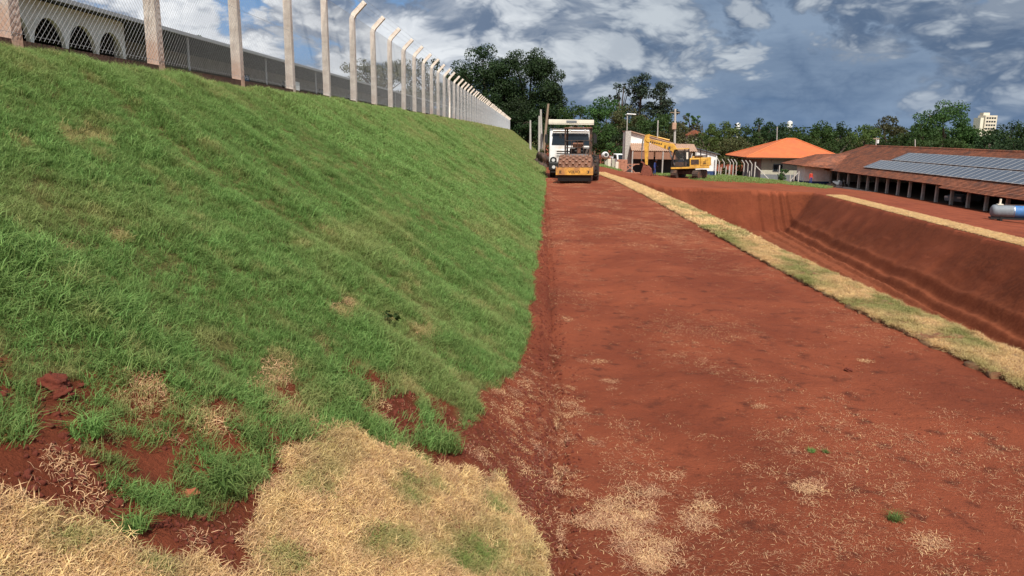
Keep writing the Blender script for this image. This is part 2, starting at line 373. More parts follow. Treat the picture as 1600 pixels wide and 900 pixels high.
def make_ground():
    def lines(segs):
        o = []
        for a, b, st in segs: o += list(np.arange(a, b - 1e-6, st))
        return np.array(sorted(set(np.round(o, 4))))
    out = [-4000, -2000, -1000, -600, -350, -220, -140, -90, -60, -40, -28, -20, -15, -12, -10]
    xs = np.concatenate([out, lines([(-8.5, -5, .35), (-5, -2.4, .12), (-2.4, 1.4, .05), (1.4, 5.6, .09), (5.6, 16, .2), (16, 21, .07), (21, 30, .2), (30, 60, 1.5)]), [60, 75, 95, 130, 180, 250, 400, 700, 1200, 2500, 5000]])
    ys = np.concatenate([[-3000, -800, -250, -80, -30, -12, -5, -1], lines([(1, 7, .05), (7, 13, .1), (13, 26, .2), (26, 75, .3), (75, 125, 1.2), (125, 200, 5)]), [200, 230, 280, 350, 450, 650, 1000, 1800, 3500, 6000]])
    X, Y = np.meshgrid(xs, ys, indexing='ij'); Z = terrain(X, Y)
    px, py = project(np.stack([X, Y, Z], -1))
    bankm = (X < X0) & (X > Xf(Y) - .1)
    thatch = np.where((X < X0) & (Y > 0), in_poly(px, py, GREEN) * 1.0, 0) * (1 - ell(px, py, BARE, 1.1) * (Y < 9))
    soilz = in_poly(px, py, SOILZONE) & (X < X0) & (Y > 0) & (Y < 9); thatch = np.where(soilz, 0, thatch)
    thatch = np.where((X < Xf(Y)) | ((Y > 110) & ((X < -1) | (X > 60))) | (Y < 0) & (X < X0), 1.0, thatch)
    dug = ((X > Xl(Y) + .05) & (X < Xr(Y) - .1) & (Y < Yfar(X) - .2) & (Y > 1)) * np.clip(.6 + .9 * (fbm(X * .5, Y * .25, 4) - .35), 0, 1)
    low = (1 - sstep(X0 - .25, X0 + .18, X + .2 * (fbm(X * 5, Y * 5, 3) - .5))) * (Y > 1) * (Y < 30) * (thatch < .5); dug = np.maximum(dug, low * np.clip(.15 + .5 * (Y < 5) * (X < -.5) + 1.0 * (fbm(X * 4, Y * 4, 3) - .5), 0, 1))
    toe = Xr(Y) - 3.0
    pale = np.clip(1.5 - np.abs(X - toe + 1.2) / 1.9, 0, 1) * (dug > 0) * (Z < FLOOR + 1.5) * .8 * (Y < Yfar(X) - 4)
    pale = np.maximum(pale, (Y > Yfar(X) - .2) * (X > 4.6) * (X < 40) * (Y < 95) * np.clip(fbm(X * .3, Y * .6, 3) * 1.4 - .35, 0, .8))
    nx, ny = X.shape
    idx = np.arange(nx * ny).reshape(nx, ny)
    q = np.stack([idx[:-1, :-1], idx[1:, :-1], idx[1:, 1:], idx[:-1, 1:]], -1).reshape(-1, 4)
    cx = ((X[:-1, :-1] + X[1:, 1:]) / 2).ravel(); cy = ((Y[:-1, :-1] + Y[1:, 1:]) / 2).ravel()
    inb = (cx > Xl(cy)) & (cx < Xr(cy)) & (cy < Yfar(cx)) & (cy > 1)
    emb = (cx < X0) & (cx > Xf(cy) - .1) & (cy > -12) & (cy < 186)
    pth = (cx >= X0) & (cx <= Xl(cy)) & (cy > -12) & (cy < 56)
    co = np.stack([X, Y, Z], -1).reshape(-1, 3)
    for name, m, lab, cat in (('embankment', emb, 'long grassed slope rising to the concrete post fence', 'embankment'), ('dirt_path', pth, 'red dirt track with straw scraps running to the roller', 'path'), ('excavated_basin', inb, 'deep excavated red earth basin right of the track', 'basin'), ('ground', ~(inb | emb | pth), 'red earth ground around the site and farm buildings', 'ground')):
        f = q[m]; u, inv = np.unique(f, return_inverse=True); f = inv.reshape(-1, 4)
        me = bpy.data.meshes.new(name); me.from_pydata(co[u].tolist(), [], f.tolist()); me.materials.append(MATS['red_earth'])
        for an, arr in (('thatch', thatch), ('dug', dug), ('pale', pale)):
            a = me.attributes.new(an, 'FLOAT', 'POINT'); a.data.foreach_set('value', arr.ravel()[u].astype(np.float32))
        me.polygons.foreach_set('use_smooth', [True] * len(me.polygons)); me.update()
        o = link(name, me); struct(o); o['label'] = lab; o['category'] = cat
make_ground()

# ------------------------------------------------------------------ scattering (geometry nodes instances of small blade clumps)
def blades_mesh(name, seed, n, rad, h0, h1, wid, lean, matname, curl=.5, flat=False):
    r = np.random.default_rng(seed); V = []; Fs = []
    for i in range(n):
        a = r.uniform(0, 6.283); d = rad * math.sqrt(r.random()); b = Vector((d * math.cos(a), d * math.sin(a), 0))
        h = r.uniform(h0, h1); t = r.uniform(0, 6.283); le = lean * r.uniform(.3, 1.2)
        dr = Vector((math.cos(t), math.sin(t), 0)); sd_ = Vector((-dr.y, dr.x, 0)) * wid * r.uniform(.6, 1.2) / 2
        if flat:
            tw = r.uniform(-.5, .5); d2 = Vector((math.cos(t + tw), math.sin(t + tw), 0))
            p0 = b + Vector((0, 0, r.uniform(.002, .012))); p1 = p0 + dr * h * .5 + Vector((0, 0, r.uniform(0, .012))); p2 = p1 + d2 * h * .5 + Vector((0, 0, r.uniform(-.012, .004)))
            up = Vector((0, 0, wid * .5)); sq = sd_ * .8
            o = len(V); V += [p0 - sq, p0 + sq, p1 - sq + up, p1 + sq + up, p2]
        else:
            p1 = b + dr * h * math.sin(le) * .45 + Vector((0, 0, h * math.cos(le) * .58)); p2 = b + dr * h * math.sin(min(1.5, le + curl)) * .95 + Vector((0, 0, h * math.cos(min(1.45, le + curl * .6))))
            o = len(V); V += [b - sd_, b + sd_, p1 - sd_ * .8, p1 + sd_ * .8, p2]
        Fs += [(o, o + 1, o + 3, o + 2), (o + 2, o + 3, o + 4)]
    me = bpy.data.meshes.new(name); me.from_pydata([tuple(v) for v in V], [], Fs); me.materials.append(MATS[matname]); me.update(); return me
def proto_set(name, meshes):
    c = bpy.data.collections.new(name)
    for i, m in enumerate(meshes): c.objects.link(bpy.data.objects.new('%s_%02d' % (name, i), m))
    return c
def scatter(name, P, rot, scl, pid, coll, attrs={}, parent=None):
    me = bpy.data.meshes.new(name); me.from_pydata(np.asarray(P).tolist(), [], [])
    for an, typ, key, arr in [('rot', 'FLOAT_VECTOR', 'vector', np.asarray(rot, np.float32).ravel()), ('scl', 'FLOAT', 'value', np.asarray(scl, np.float32)), ('pid', 'INT', 'value', np.asarray(pid, np.int32))] + [(k, 'FLOAT', 'value', np.asarray(v, np.float32)) for k, v in attrs.items()]:
        a = me.attributes.new(an, typ, 'POINT'); a.data.foreach_set(key, arr)
    o = link(name, me, parent); g = bpy.data.node_groups.new(name + '_nodes', 'GeometryNodeTree')
    g.interface.new_socket('Geometry', in_out='INPUT', socket_type='NodeSocketGeometry'); g.interface.new_socket('Geometry', in_out='OUTPUT', socket_type='NodeSocketGeometry')
    gi = g.nodes.new('NodeGroupInput'); go = g.nodes.new('NodeGroupOutput'); ip = g.nodes.new('GeometryNodeInstanceOnPoints')
    ci = g.nodes.new('GeometryNodeCollectionInfo'); ci.inputs['Collection'].default_value = coll; ci.inputs['Separate Children'].default_value = True; ci.inputs['Reset Children'].default_value = True
    def na(nm, t):
        n = g.nodes.new('GeometryNodeInputNamedAttribute'); n.data_type = t; n.inputs['Name'].default_value = nm; return n.outputs['Attribute']
    L = g.links.new
    L(gi.outputs[0], ip.inputs['Points']); L(ci.outputs[0], ip.inputs['Instance']); ip.inputs['Pick Instance'].default_value = True
    L(na('pid', 'INT'), ip.inputs['Instance Index']); L(na('scl', 'FLOAT'), ip.inputs['Scale'])
    e = g.nodes.new('FunctionNodeEulerToRotation'); L(na('rot', 'FLOAT_VECTOR'), e.inputs[0]); L(e.outputs[0], ip.inputs['Rotation'])
    L(ip.outputs[0], go.inputs[0])
    m = o.modifiers.new('scatter', 'NODES'); m.node_group = g; return o
def slope_rot(x, y, n, amt=1.0, jit=.15):
    e = .12; zx = (terrain(x + e, y, False) - terrain(x - e, y, False)) / (2 * e) * amt; zy = (terrain(x, y + e, False) - terrain(x, y - e, False)) / (2 * e) * amt
    spin = rng.uniform(0, 6.283, n); out = np.zeros((n, 3))
    nrm = np.stack([-zx, -zy, np.ones(n)], -1); nrm += rng.normal(0, jit, nrm.shape) * np.array([1, 1, 0]); 
    for i in range(n):
        q = Vector(nrm[i]).to_track_quat('Z', 'Y') @ Euler((0, 0, spin[i])).to_quaternion(); out[i] = q.to_euler()
    return out
G_NEAR = proto_set('lawn_clump', [blades_mesh('lawn_clump', 10 + i, 30, .06, .045, .095, .0042, .5, 'grass_blade', .55) for i in range(5)]
                   + [blades_mesh('lawn_clump_mid', 20 + i, 16, .085, .05, .10, .009, .55, 'grass_blade', .6) for i in range(3)]
                   + [blades_mesh('lawn_clump_far', 30 + i, 18, .20, .05, .10, .022, .6, 'grass_blade', .6) for i in range(3)])
DRYP = proto_set('dry_clump', [blades_mesh('dry_clump', 40 + i, 32, .055, .025, .065, .0030, 1.35, 'dry_blade', .5) for i in range(5)]
                 + [blades_mesh('dry_clump_far', 50 + i, 16, .10, .04, .08, .013, 1.2, 'dry_blade', .5) for i in range(3)])
STRAW = proto_set('straw_scrap', [blades_mesh('straw_scrap', 60 + i, 7, .10, .018, .068, .0030, 1, 'straw', flat=True) for i in range(6)]
                  + [blades_mesh('straw_heap', 70 + i, 70, .10, .02, .06, .0030, 1, 'straw', flat=True) for i in range(3)]
                  + [blades_mesh('straw_far', 80 + i, 7, .16, .04, .11, .006, 1, 'straw', flat=True) for i in range(3)])
def grass_embankment():
    PX, PY, S, I = [], [], [], []
    for y0, y1, dens, ids, sc in ((1.2, 6.5, 760, (0, 5), 1.0), (6.5, 11, 560, (0, 5), 1.1), (11, 22, 330, (5, 8), 1.15), (22, 45, 150, (5, 8), 1.5), (45, 90, 42, (8, 11), 1.25), (90, 184, 24, (8, 11), 1.5)):
        n = int((y1 - y0) * (5.2 + .018 * y1) * dens); x = rng.uniform(0, 1, n); y = rng.uniform(y0, y1, n)
        x = X0 - x * (X0 - Xf(y) + .35)
        PX.append(x); PY.append(y); S.append(sc * rng.uniform(.75, 1.3, n)); I.append(rng.integers(ids[0], ids[1], n))
    x, y, s, i = map(np.concatenate, (PX, PY, S, I)); z = terrain(x, y)
    px, py = project(np.stack([x, y, z], -1))
    wob = (fbm(x * 9, y * 9, 3) - .5) * 26 * np.clip(5 / y, .1, 1.6)
    ok = in_poly(px + wob, py + wob * .7, GREEN) & (x > Xf(y) + .13) & (rng.random(len(x)) > ell(px + wob, py + wob, BARE, .95) * (y < 9) * 1.1)
    fx = x + y * .0
    dry = np.clip((fbm(x * 1.2 + 3, y * .5, 4) - .55) * 1.8, 0, .4) + np.clip((fbm(x * 6, y * 6, 3) - .62) * 3, 0, .5) + ell(px + wob, py + wob, DRY) * .9 * (y < 9)
    dry += sstep(20, 80, y) * .36 + sstep(.72, 1, (X0 - x) / (X0 - Xf(y))) * .18
    bs = in_poly(px, py, SOILZONE); thin = bs & (fbm(x * 7 + 9, y * 7, 3) > .66); dry += bs * np.clip(fbm(x * 5, y * 5, 3) * 1.6 - .75, 0, .6)
    dr = ell(px, py, DRY) * (y < 9); ok &= ~thin & (rng.random(len(x)) > dr * .55)
    # taller tufts and the streaky laying pattern down the slope
    hv = .45 + .62 * fbm(x * 2.0 + 7, y * 2.0, 3) + .55 * (vnoise(y * 2.2, x * .4 + 3) - .5); s = s * np.where(dr > .3, .6, hv) 
    s = s * np.where(bs, .65 + .9 * fbm(x * 4 + 50, y * 4, 2), 1)
    x, y, z, s, i, dry = (a[ok] for a in (x, y, z, s, i, dry))
    o = scatter('embankment_grass', np.stack([x, y, z - .006], -1), slope_rot(x, y, len(x), .55, .2), s, i, G_NEAR, {'dry': np.clip(dry, 0, 1)})
    tag(o, 'thick green turf covering the long slope below the fence', 'grass', kind='stuff')
grass_embankment()

# dead turf laid in mats
def fuzz(x, y, zoff, gfun, name, parent, near=True, base=None):
    n = len(x); z = (terrain(x, y) if base is None else base) + zoff
    g = np.clip(gfun(x, y), 0, 1)
    ids = rng.integers(0, 5, n) if near else rng.integers(5, 8, n)
    o = scatter(name, np.stack([x, y, z], -1), slope_rot(x, y, n, 1, .25), rng.uniform(.6, 1.02, n), ids, DRYP, {'green': g}, parent); o['kind'] = 'stuff'; return o
def turf_mat(poly, label, greens, seed):
    ZR = [atX(0, 0, -1)]
    # outline from the photo dropped on the slope by marching the view ray to the ground
    W = []
    for a, b in poly:
        d = ray(a, b); t = 1.0
        for k in range(60):
            p = CAM + d * t; t += (p[2] - tz(p[0], p[1])) / (abs(d[2]) + .3)
        W.append((p[0], p[1]))
    W = np.array(W); lo_, hi_ = W.min(0) - .05, W.max(0) + .05; st = .03
    gx = np.arange(lo_[0], hi_[0], st); gy = np.arange(lo_[1], hi_[1], st); GX, GY = np.meshgrid(gx, gy, indexing='ij')
    wx = (fbm(GX * 8 + seed, GY * 8, 3) - .5) * .12; wy = (fbm(GX * 8, GY * 8 + seed, 3) - .5) * .12
    ins = in_poly(GX + wx, GY + wy, W.tolist())
    T = terrain(GX, GY); Z = T + .028 + (fbm(GX * 10, GY * 10 + seed, 3) - .5) * .02; mb = MB(); vid = {}
    def vi(i, j, top):
        k = (i, j, top)
        if k not in vid: vid[k] = len(mb.v); mb.v.append((gx[i], gy[j], float(Z[i, j] if top else T[i, j] - .03)))
        return vid[k]
    nx, ny = ins.shape
    for i in range(nx - 1):
        for j in range(ny - 1):
            if not ins[i, j]: continue
            mb.f.append((vi(i, j, 1), vi(i + 1, j, 1), vi(i + 1, j + 1, 1), vi(i, j + 1, 1))); mb.mi.append(0)
            for di, dj, a, b in ((-1, 0, (0, 0), (0, 1)), (1, 0, (1, 0), (1, 1)), (0, -1, (0, 0), (1, 0)), (0, 1, (0, 1), (1, 1))):
                ii, jj = i + di, j + dj
                if 0 <= ii < nx and 0 <= jj < ny and ins[ii, jj]: continue
                mb.f.append((vi(i + a[0], j + a[1], 1), vi(i + b[0], j + b[1], 1), vi(i + b[0], j + b[1], 0), vi(i + a[0], j + a[1], 0))); mb.mi.append(0)
    root = thing('turf_mat', label, 'turf mat', (0, 0, 0), group='loose dead turf mats')
    mb.build('soil_slab', 'sod_soil', root, True)
    area = ins.sum() * st * st; n = int(area * 2300)
    c = np.argwhere(ins); k = c[rng.integers(0, len(c), n)]; x = gx[k[:, 0]] + rng.uniform(0, st, n); y = gy[k[:, 1]] + rng.uniform(0, st, n)
    def gf(x, y):
        px, py = project(np.stack([x, y, terrain(x, y)], -1)); return ell(px, py, greens) * np.clip(fbm(x * 12, y * 12, 3) * 2.4 - .75, 0, 1) + np.clip(fbm(x * 4 + 8, y * 4, 3) * 1.4 - .80, 0, .4)
    fuzz(x, y, .025, gf, 'dead_grass', root)
turf_mat([(-60, 800), (20, 790), (80, 808), (130, 835), (200, 866), (310, 893), (380, 925), (370, 970), (-60, 970)], 'straw-coloured dead turf mat in the lower left corner', [(110, 840, 60, 30), (260, 890, 40, 20)], 3)
turf_mat([(398, 800), (450, 715), (520, 662), (600, 702), (690, 742), (742, 752), (760, 800), (800, 860), (790, 960), (385, 960)], 'large dead turf mat below the grass edge, pointed top corner', [(650, 765, 40, 30), (500, 760, 40, 20), (740, 860, 60, 40), (440, 885, 40, 25), (600, 860, 40, 25)], 11)
turf_mat([(748, 755), (778, 742), (795, 790), (825, 835), (852, 868), (835, 960), (795, 960), (805, 855), (764, 800)], 'narrow dead turf mat touching the red track', [(770, 800, 30, 20), (800, 880, 30, 30)], 19)

def turf_strip(pts, wid, name, label, greenf, step=.42):
    root = thing(name, label, 'turf strip', (0, 0, 0)); pts = np.array(pts); seg = np.r_[0, np.cumsum(np.hypot(*np.diff(pts, axis=0).T))]
    L = seg[-1]; meshes = []
    for k in range(6):
        mb = MB(); r = np.random.default_rng(90 + k); nx, ny = 9, 7
        for j in range(ny):
            for i in range(nx):
                u, v = i / (nx - 1) - .5, j / (ny - 1) - .5; e = (abs(u) > .49) or (abs(v) > .49)
                mb.v.append((u * wid * (1.0 + .05 * math.sin(v * 7 + k)) + r.normal(0, .012) * e, v * step * 1.04 + r.normal(0, .008) * e, .042 - .012 * (abs(u) * 2) ** 4 + r.normal(0, .006)))
        for j in range(ny - 1):
            for i in range(nx - 1): a = j * nx + i; mb.f.append((a, a + 1, a + nx + 1, a + nx)); mb.mi.append(0)
        ring = [i for i in range(nx)] + [j * nx + nx - 1 for j in range(1, ny)] + [(ny - 1) * nx + i for i in range(nx - 2, -1, -1)] + [j * nx for j in range(ny - 2, 0, -1)]
        b0 = len(mb.v)
        for a in ring: x, y, z = mb.v[a]; mb.v.append((x, y, -.05))
        for q in range(len(ring)): q2 = (q + 1) % len(ring); mb.f.append((ring[q], ring[q2], b0 + q2, b0 + q)); mb.mi.append(0)
        meshes.append(mb.mesh('turf_piece', 'sod_soil', True))
    s = step / 2; k = 0
    while s < L:
        x = np.interp(s, seg, pts[:, 0]); y = np.interp(s, seg, pts[:, 1]); x2 = np.interp(s + .3, seg, pts[:, 0]); y2 = np.interp(s + .3, seg, pts[:, 1])
        o = link('turf_piece', meshes[k % 6], root); o.location = (x + rng.normal(0, .018), y, tz(x, y) + rng.uniform(0, .012))
        o.rotation_euler = (math.atan2(tz(x2, y2) - tz(x, y), .3) if s + .3 < L else 0, rng.normal(0, .015), math.atan2(y2 - y, x2 - x) - math.pi / 2 + rng.normal(0, .04)); s += step; k += 1
    for nm, s0, s1, dens, near in (('dead_grass', 0, min(L, 14), 1900, True), ('dead_grass', min(L, 14), L, 600, False)):
        if s1 - s0 < .5: continue
        n = int((s1 - s0) * wid * dens); ss = rng.uniform(s0, s1, n); off = rng.uniform(-.5, .5, n) * wid * (1.0 + .06 * np.sin(ss * 14.9))
        x = np.interp(ss, seg, pts[:, 0]) + off; y = np.interp(ss, seg, pts[:, 1])
        fuzz(x, y, .045, greenf, nm, root, near, terrain(x - off, y))
    return root
turf_strip([(4.95, 2.5), (4.82, 5), (4.72, 6.9), (4.44, 9.6), (4.30, 14), (4.26, 18), (4.30, 30), (4.36, 42), (4.36, 52), (4.25, 57)], .74, 'turf_strip', 'long pale turf strip edging the red track beside the basin', lambda x, y: np.clip(fbm(x * 3, y * 1.1, 3) * 2.6 - 1.05, 0, .75) * (1 - sstep(20, 32, y)))
turf_strip([(float(Xr(v)) + .8, v) for v in np.arange(22, 67, 3.0)] , 1.35, 'turf_strip', 'pale turf strip along the far rim of the basin near the barn', lambda x, y: x * 0 + .03, .5)

# straw scraps, clods
def straw_litter():
    n = 38000; x = rng.uniform(X0 - .35, 4.2, n); y = 2.6 + 42 * rng.random(n) ** 2.0
    m = fbm(x * 1.3, y * .8, 4); keep = rng.random(n) < np.clip((m - .44) * 5, .08, .95) * np.clip(1 - .72 * np.exp(-((x - 1.0) / .33) ** 2) * (y > 4.5), 0, 1)
    x, y = x[keep], y[keep]; ids = np.where(y < 15, rng.integers(0, 6, len(x)), rng.integers(9, 12, len(x))); s = .26 + .62 * rng.random(len(x)) ** 2.0
    # heaped scraps seen in the photo, in pixels
    H = [(1265, 770, 20, 16, 16), (975, 800, 50, 26, 55), (1010, 855, 46, 34, 60), (935, 815, 40, 14, 26), (1090, 785, 20, 26, 18), (1095, 812, 22, 10, 8), (880, 742, 16, 8, 12), (885, 655, 10, 24, 10), (925, 567, 22, 4, 10), (880, 497, 10, 6, 5), (870, 610, 8, 14, 7), (905, 640, 10, 22, 7), (955, 600, 12, 8, 6), (890, 690, 16, 6, 6), (1000, 760, 30, 10, 12), (1190, 640, 20, 5, 5), (1430, 840, 40, 22, 10), (1350, 565, 7, 10, 4), (865, 560, 8, 40, 8), (930, 690, 10, 6, 3), (875, 820, 20, 40, 20), (1050, 735, 14, 8, 4)]
    hx, hy = [], []
    for cx, cy, rx, ry, c in H:
        for k in range(c):
            a, r = rng.uniform(0, 6.283), rng.random() ** .5; p = atZ(cx + rx * r * math.cos(a), cy + ry * r * math.sin(a), 0); hx.append(p[0]); hy.append(p[1])
    hx, hy = np.array(hx), np.array(hy)
    x = np.r_[x, hx]; y = np.r_[y, hy]; ids = np.r_[ids, np.where(rng.random(len(hx)) < .45, rng.integers(6, 9, len(hx)), rng.integers(0, 6, len(hx)))]; s = np.r_[s, rng.uniform(.45, .9, len(hx))]
    o = scatter('straw_litter', np.stack([x, y, terrain(x, y) + .002], -1), slope_rot(x, y, len(x), 1, .03), s, ids, STRAW); tag(o, 'scattered dry straw scraps over the red dirt track', 'straw', kind='stuff')
    # straw on the bare soil patch and dry spots of the slope
    n = 5200; x = rng.uniform(-2.4, .3, n); y = rng.uniform(1.6, 6.6, n); z = terrain(x, y); px, py = project(np.stack([x, y, z], -1))
    keep = (~in_poly(px, py, GREEN) & (rng.random(n) < .42)) | (rng.random(n) < ell(px, py, DRY) * .9) | (rng.random(n) < ell(px, py, BARE) * .15); x, y, z = x[keep], y[keep], z[keep]
    o = scatter('slope_straw', np.stack([x, y, z + .006], -1), slope_rot(x, y, len(x), 1, .12), rng.uniform(.4, .8, len(x)), np.where(rng.random(len(x)) < .8, rng.integers(0, 6, len(x)), rng.integers(6, 9, len(x))), STRAW); tag(o, 'dry straw bits over the bare soil at the slope foot', 'straw', kind='stuff')
straw_litter()
SUBD = [2]
def clod_mesh(seed):
    bm = bmesh.new(); bmesh.ops.create_icosphere(bm, subdivisions=SUBD[0], radius=1); r = np.random.default_rng(seed); ph = r.uniform(0, 6, 9)
    for v in bm.verts:
        c = v.co; k = 1 + .22 * math.sin(3 * c.x + ph[0]) * math.sin(4 * c.y + ph[1]) + .16 * math.sin(7 * c.z + ph[2] + 3 * c.x) + r.normal(0, .05); k += (.16 * math.sin(13 * c.x + ph[3]) * math.sin(11 * c.y + ph[4]) * math.sin(12 * c.z + ph[5]) if SUBD[0] > 2 else 0); v.co = Vector((c.x * 1.15, c.y, c.z * .72)) * k
    me = bpy.data.meshes.new('clod'); bm.to_mesh(me); bm.free(); me.materials.append(MATS['clod']); me.polygons.foreach_set('use_smooth', [True] * len(me.polygons)); return me
CL = proto_set('soil_crumb', [clod_mesh(i) for i in range(5)])
def crumbs():
    n = 17000; x = np.r_[rng.normal(X0 - .12, .16, n // 2), rng.uniform(-2.6, 4.6, n // 2), rng.uniform(-2.4, .1, 26000)]; y = np.r_[1.8 + 24 * rng.random(n // 2 * 2) ** 2.2, rng.uniform(1.6, 5.0, 26000)]; n = len(x); z = terrain(x, y); px, py = project(np.stack([x, y, z], -1))
    k = ~(in_poly(px, py, GREEN)) | (rng.random(n) < ell(px, py, BARE, 1.1)); k &= (rng.random(n) < np.where(x > .4, .45, 1) * np.where(np.arange(n) >= 17000, .7, 1)); x, y, z = x[k], y[k], z[k]
    s = np.where(x > .35, .003 + .006 * rng.random(len(x)) ** 4, .003 + .012 * rng.random(len(x)) ** 3.2)
    o = scatter('soil_crumbs', np.stack([x, y, z + s * .2], -1), rng.uniform(0, 6.28, (len(x), 3)), s, rng.integers(0, 5, len(x)), CL); tag(o, 'small red soil crumbs along the foot of the slope', 'soil', kind='stuff')
crumbs()
SUBD[0] = 4
def on_ground(a, b):
    d = ray(a, b); t = 1.0
    for k in range(80):
        p = CAM + d * t; t += (p[2] - tz(p[0], p[1])) / (abs(d[2]) + .3)
    return p
for (a, b, s, lab, m) in ((82, 606, .045, 'dark red soil lump among the grass at far left', 'clod'), (98, 620, .032, 'smaller dark soil lump right beside the larger one', 'clod'), (298, 776, .028, 'bright orange-red clay piece beside the big grass tuft', 'light_soil'), (1326, 580, .03, 'dark soil clod lying alone on the track', 'clod')):
    p = on_ground(a, b); me = clod_mesh(int(a)); me.materials[0] = MATS[m]; o = link('soil_clod', me); o.location = (p[0], p[1], tz(p[0], p[1]) + s * .35); o.scale = (s, s, s); o.rotation_euler = (.1, .1, a); o['physics'] = ''; del o['physics']; tag(o, lab, 'clod')
# tufts that stand alone
TUFT = [blades_mesh('tuft_blades', 200 + i, 150, .07, .06, .16, .0055, .75, 'grass_blade', .7) for i in range(3)]
def tuft(a, b, s, lab, k=0):
    p = on_ground(a, b); r = thing('grass_tuft', lab, 'grass tuft', (p[0], p[1], tz(p[0], p[1]) - .005), (0, 0, a)); o = link('blades', TUFT[k], r); o.scale = (s, s, s)
for k, (a, b, s, lab) in enumerate(((345, 765, 1.25, 'large dark green grass tuft at the edge of the bare soil'), (205, 828, .75, 'small spiky grass tuft alone on the bare soil'), (1398, 812, .55, 'green grass tuft on the track at lower right'), (1268, 706, .36, 'tiny grass tuft on the track above the round straw heap'), (690, 700, 1.15, 'grass tuft at the tip of the turf by the track'), (135, 680, .9, 'yellowish grass tuft right of the bare soil patch'), (300, 790, .6, 'short tuft below the orange clay piece'), (1290, 707, .3, 'tiny grass sprig beside the tiny track tuft'))): tuft(a, b, s, lab, k % 3)

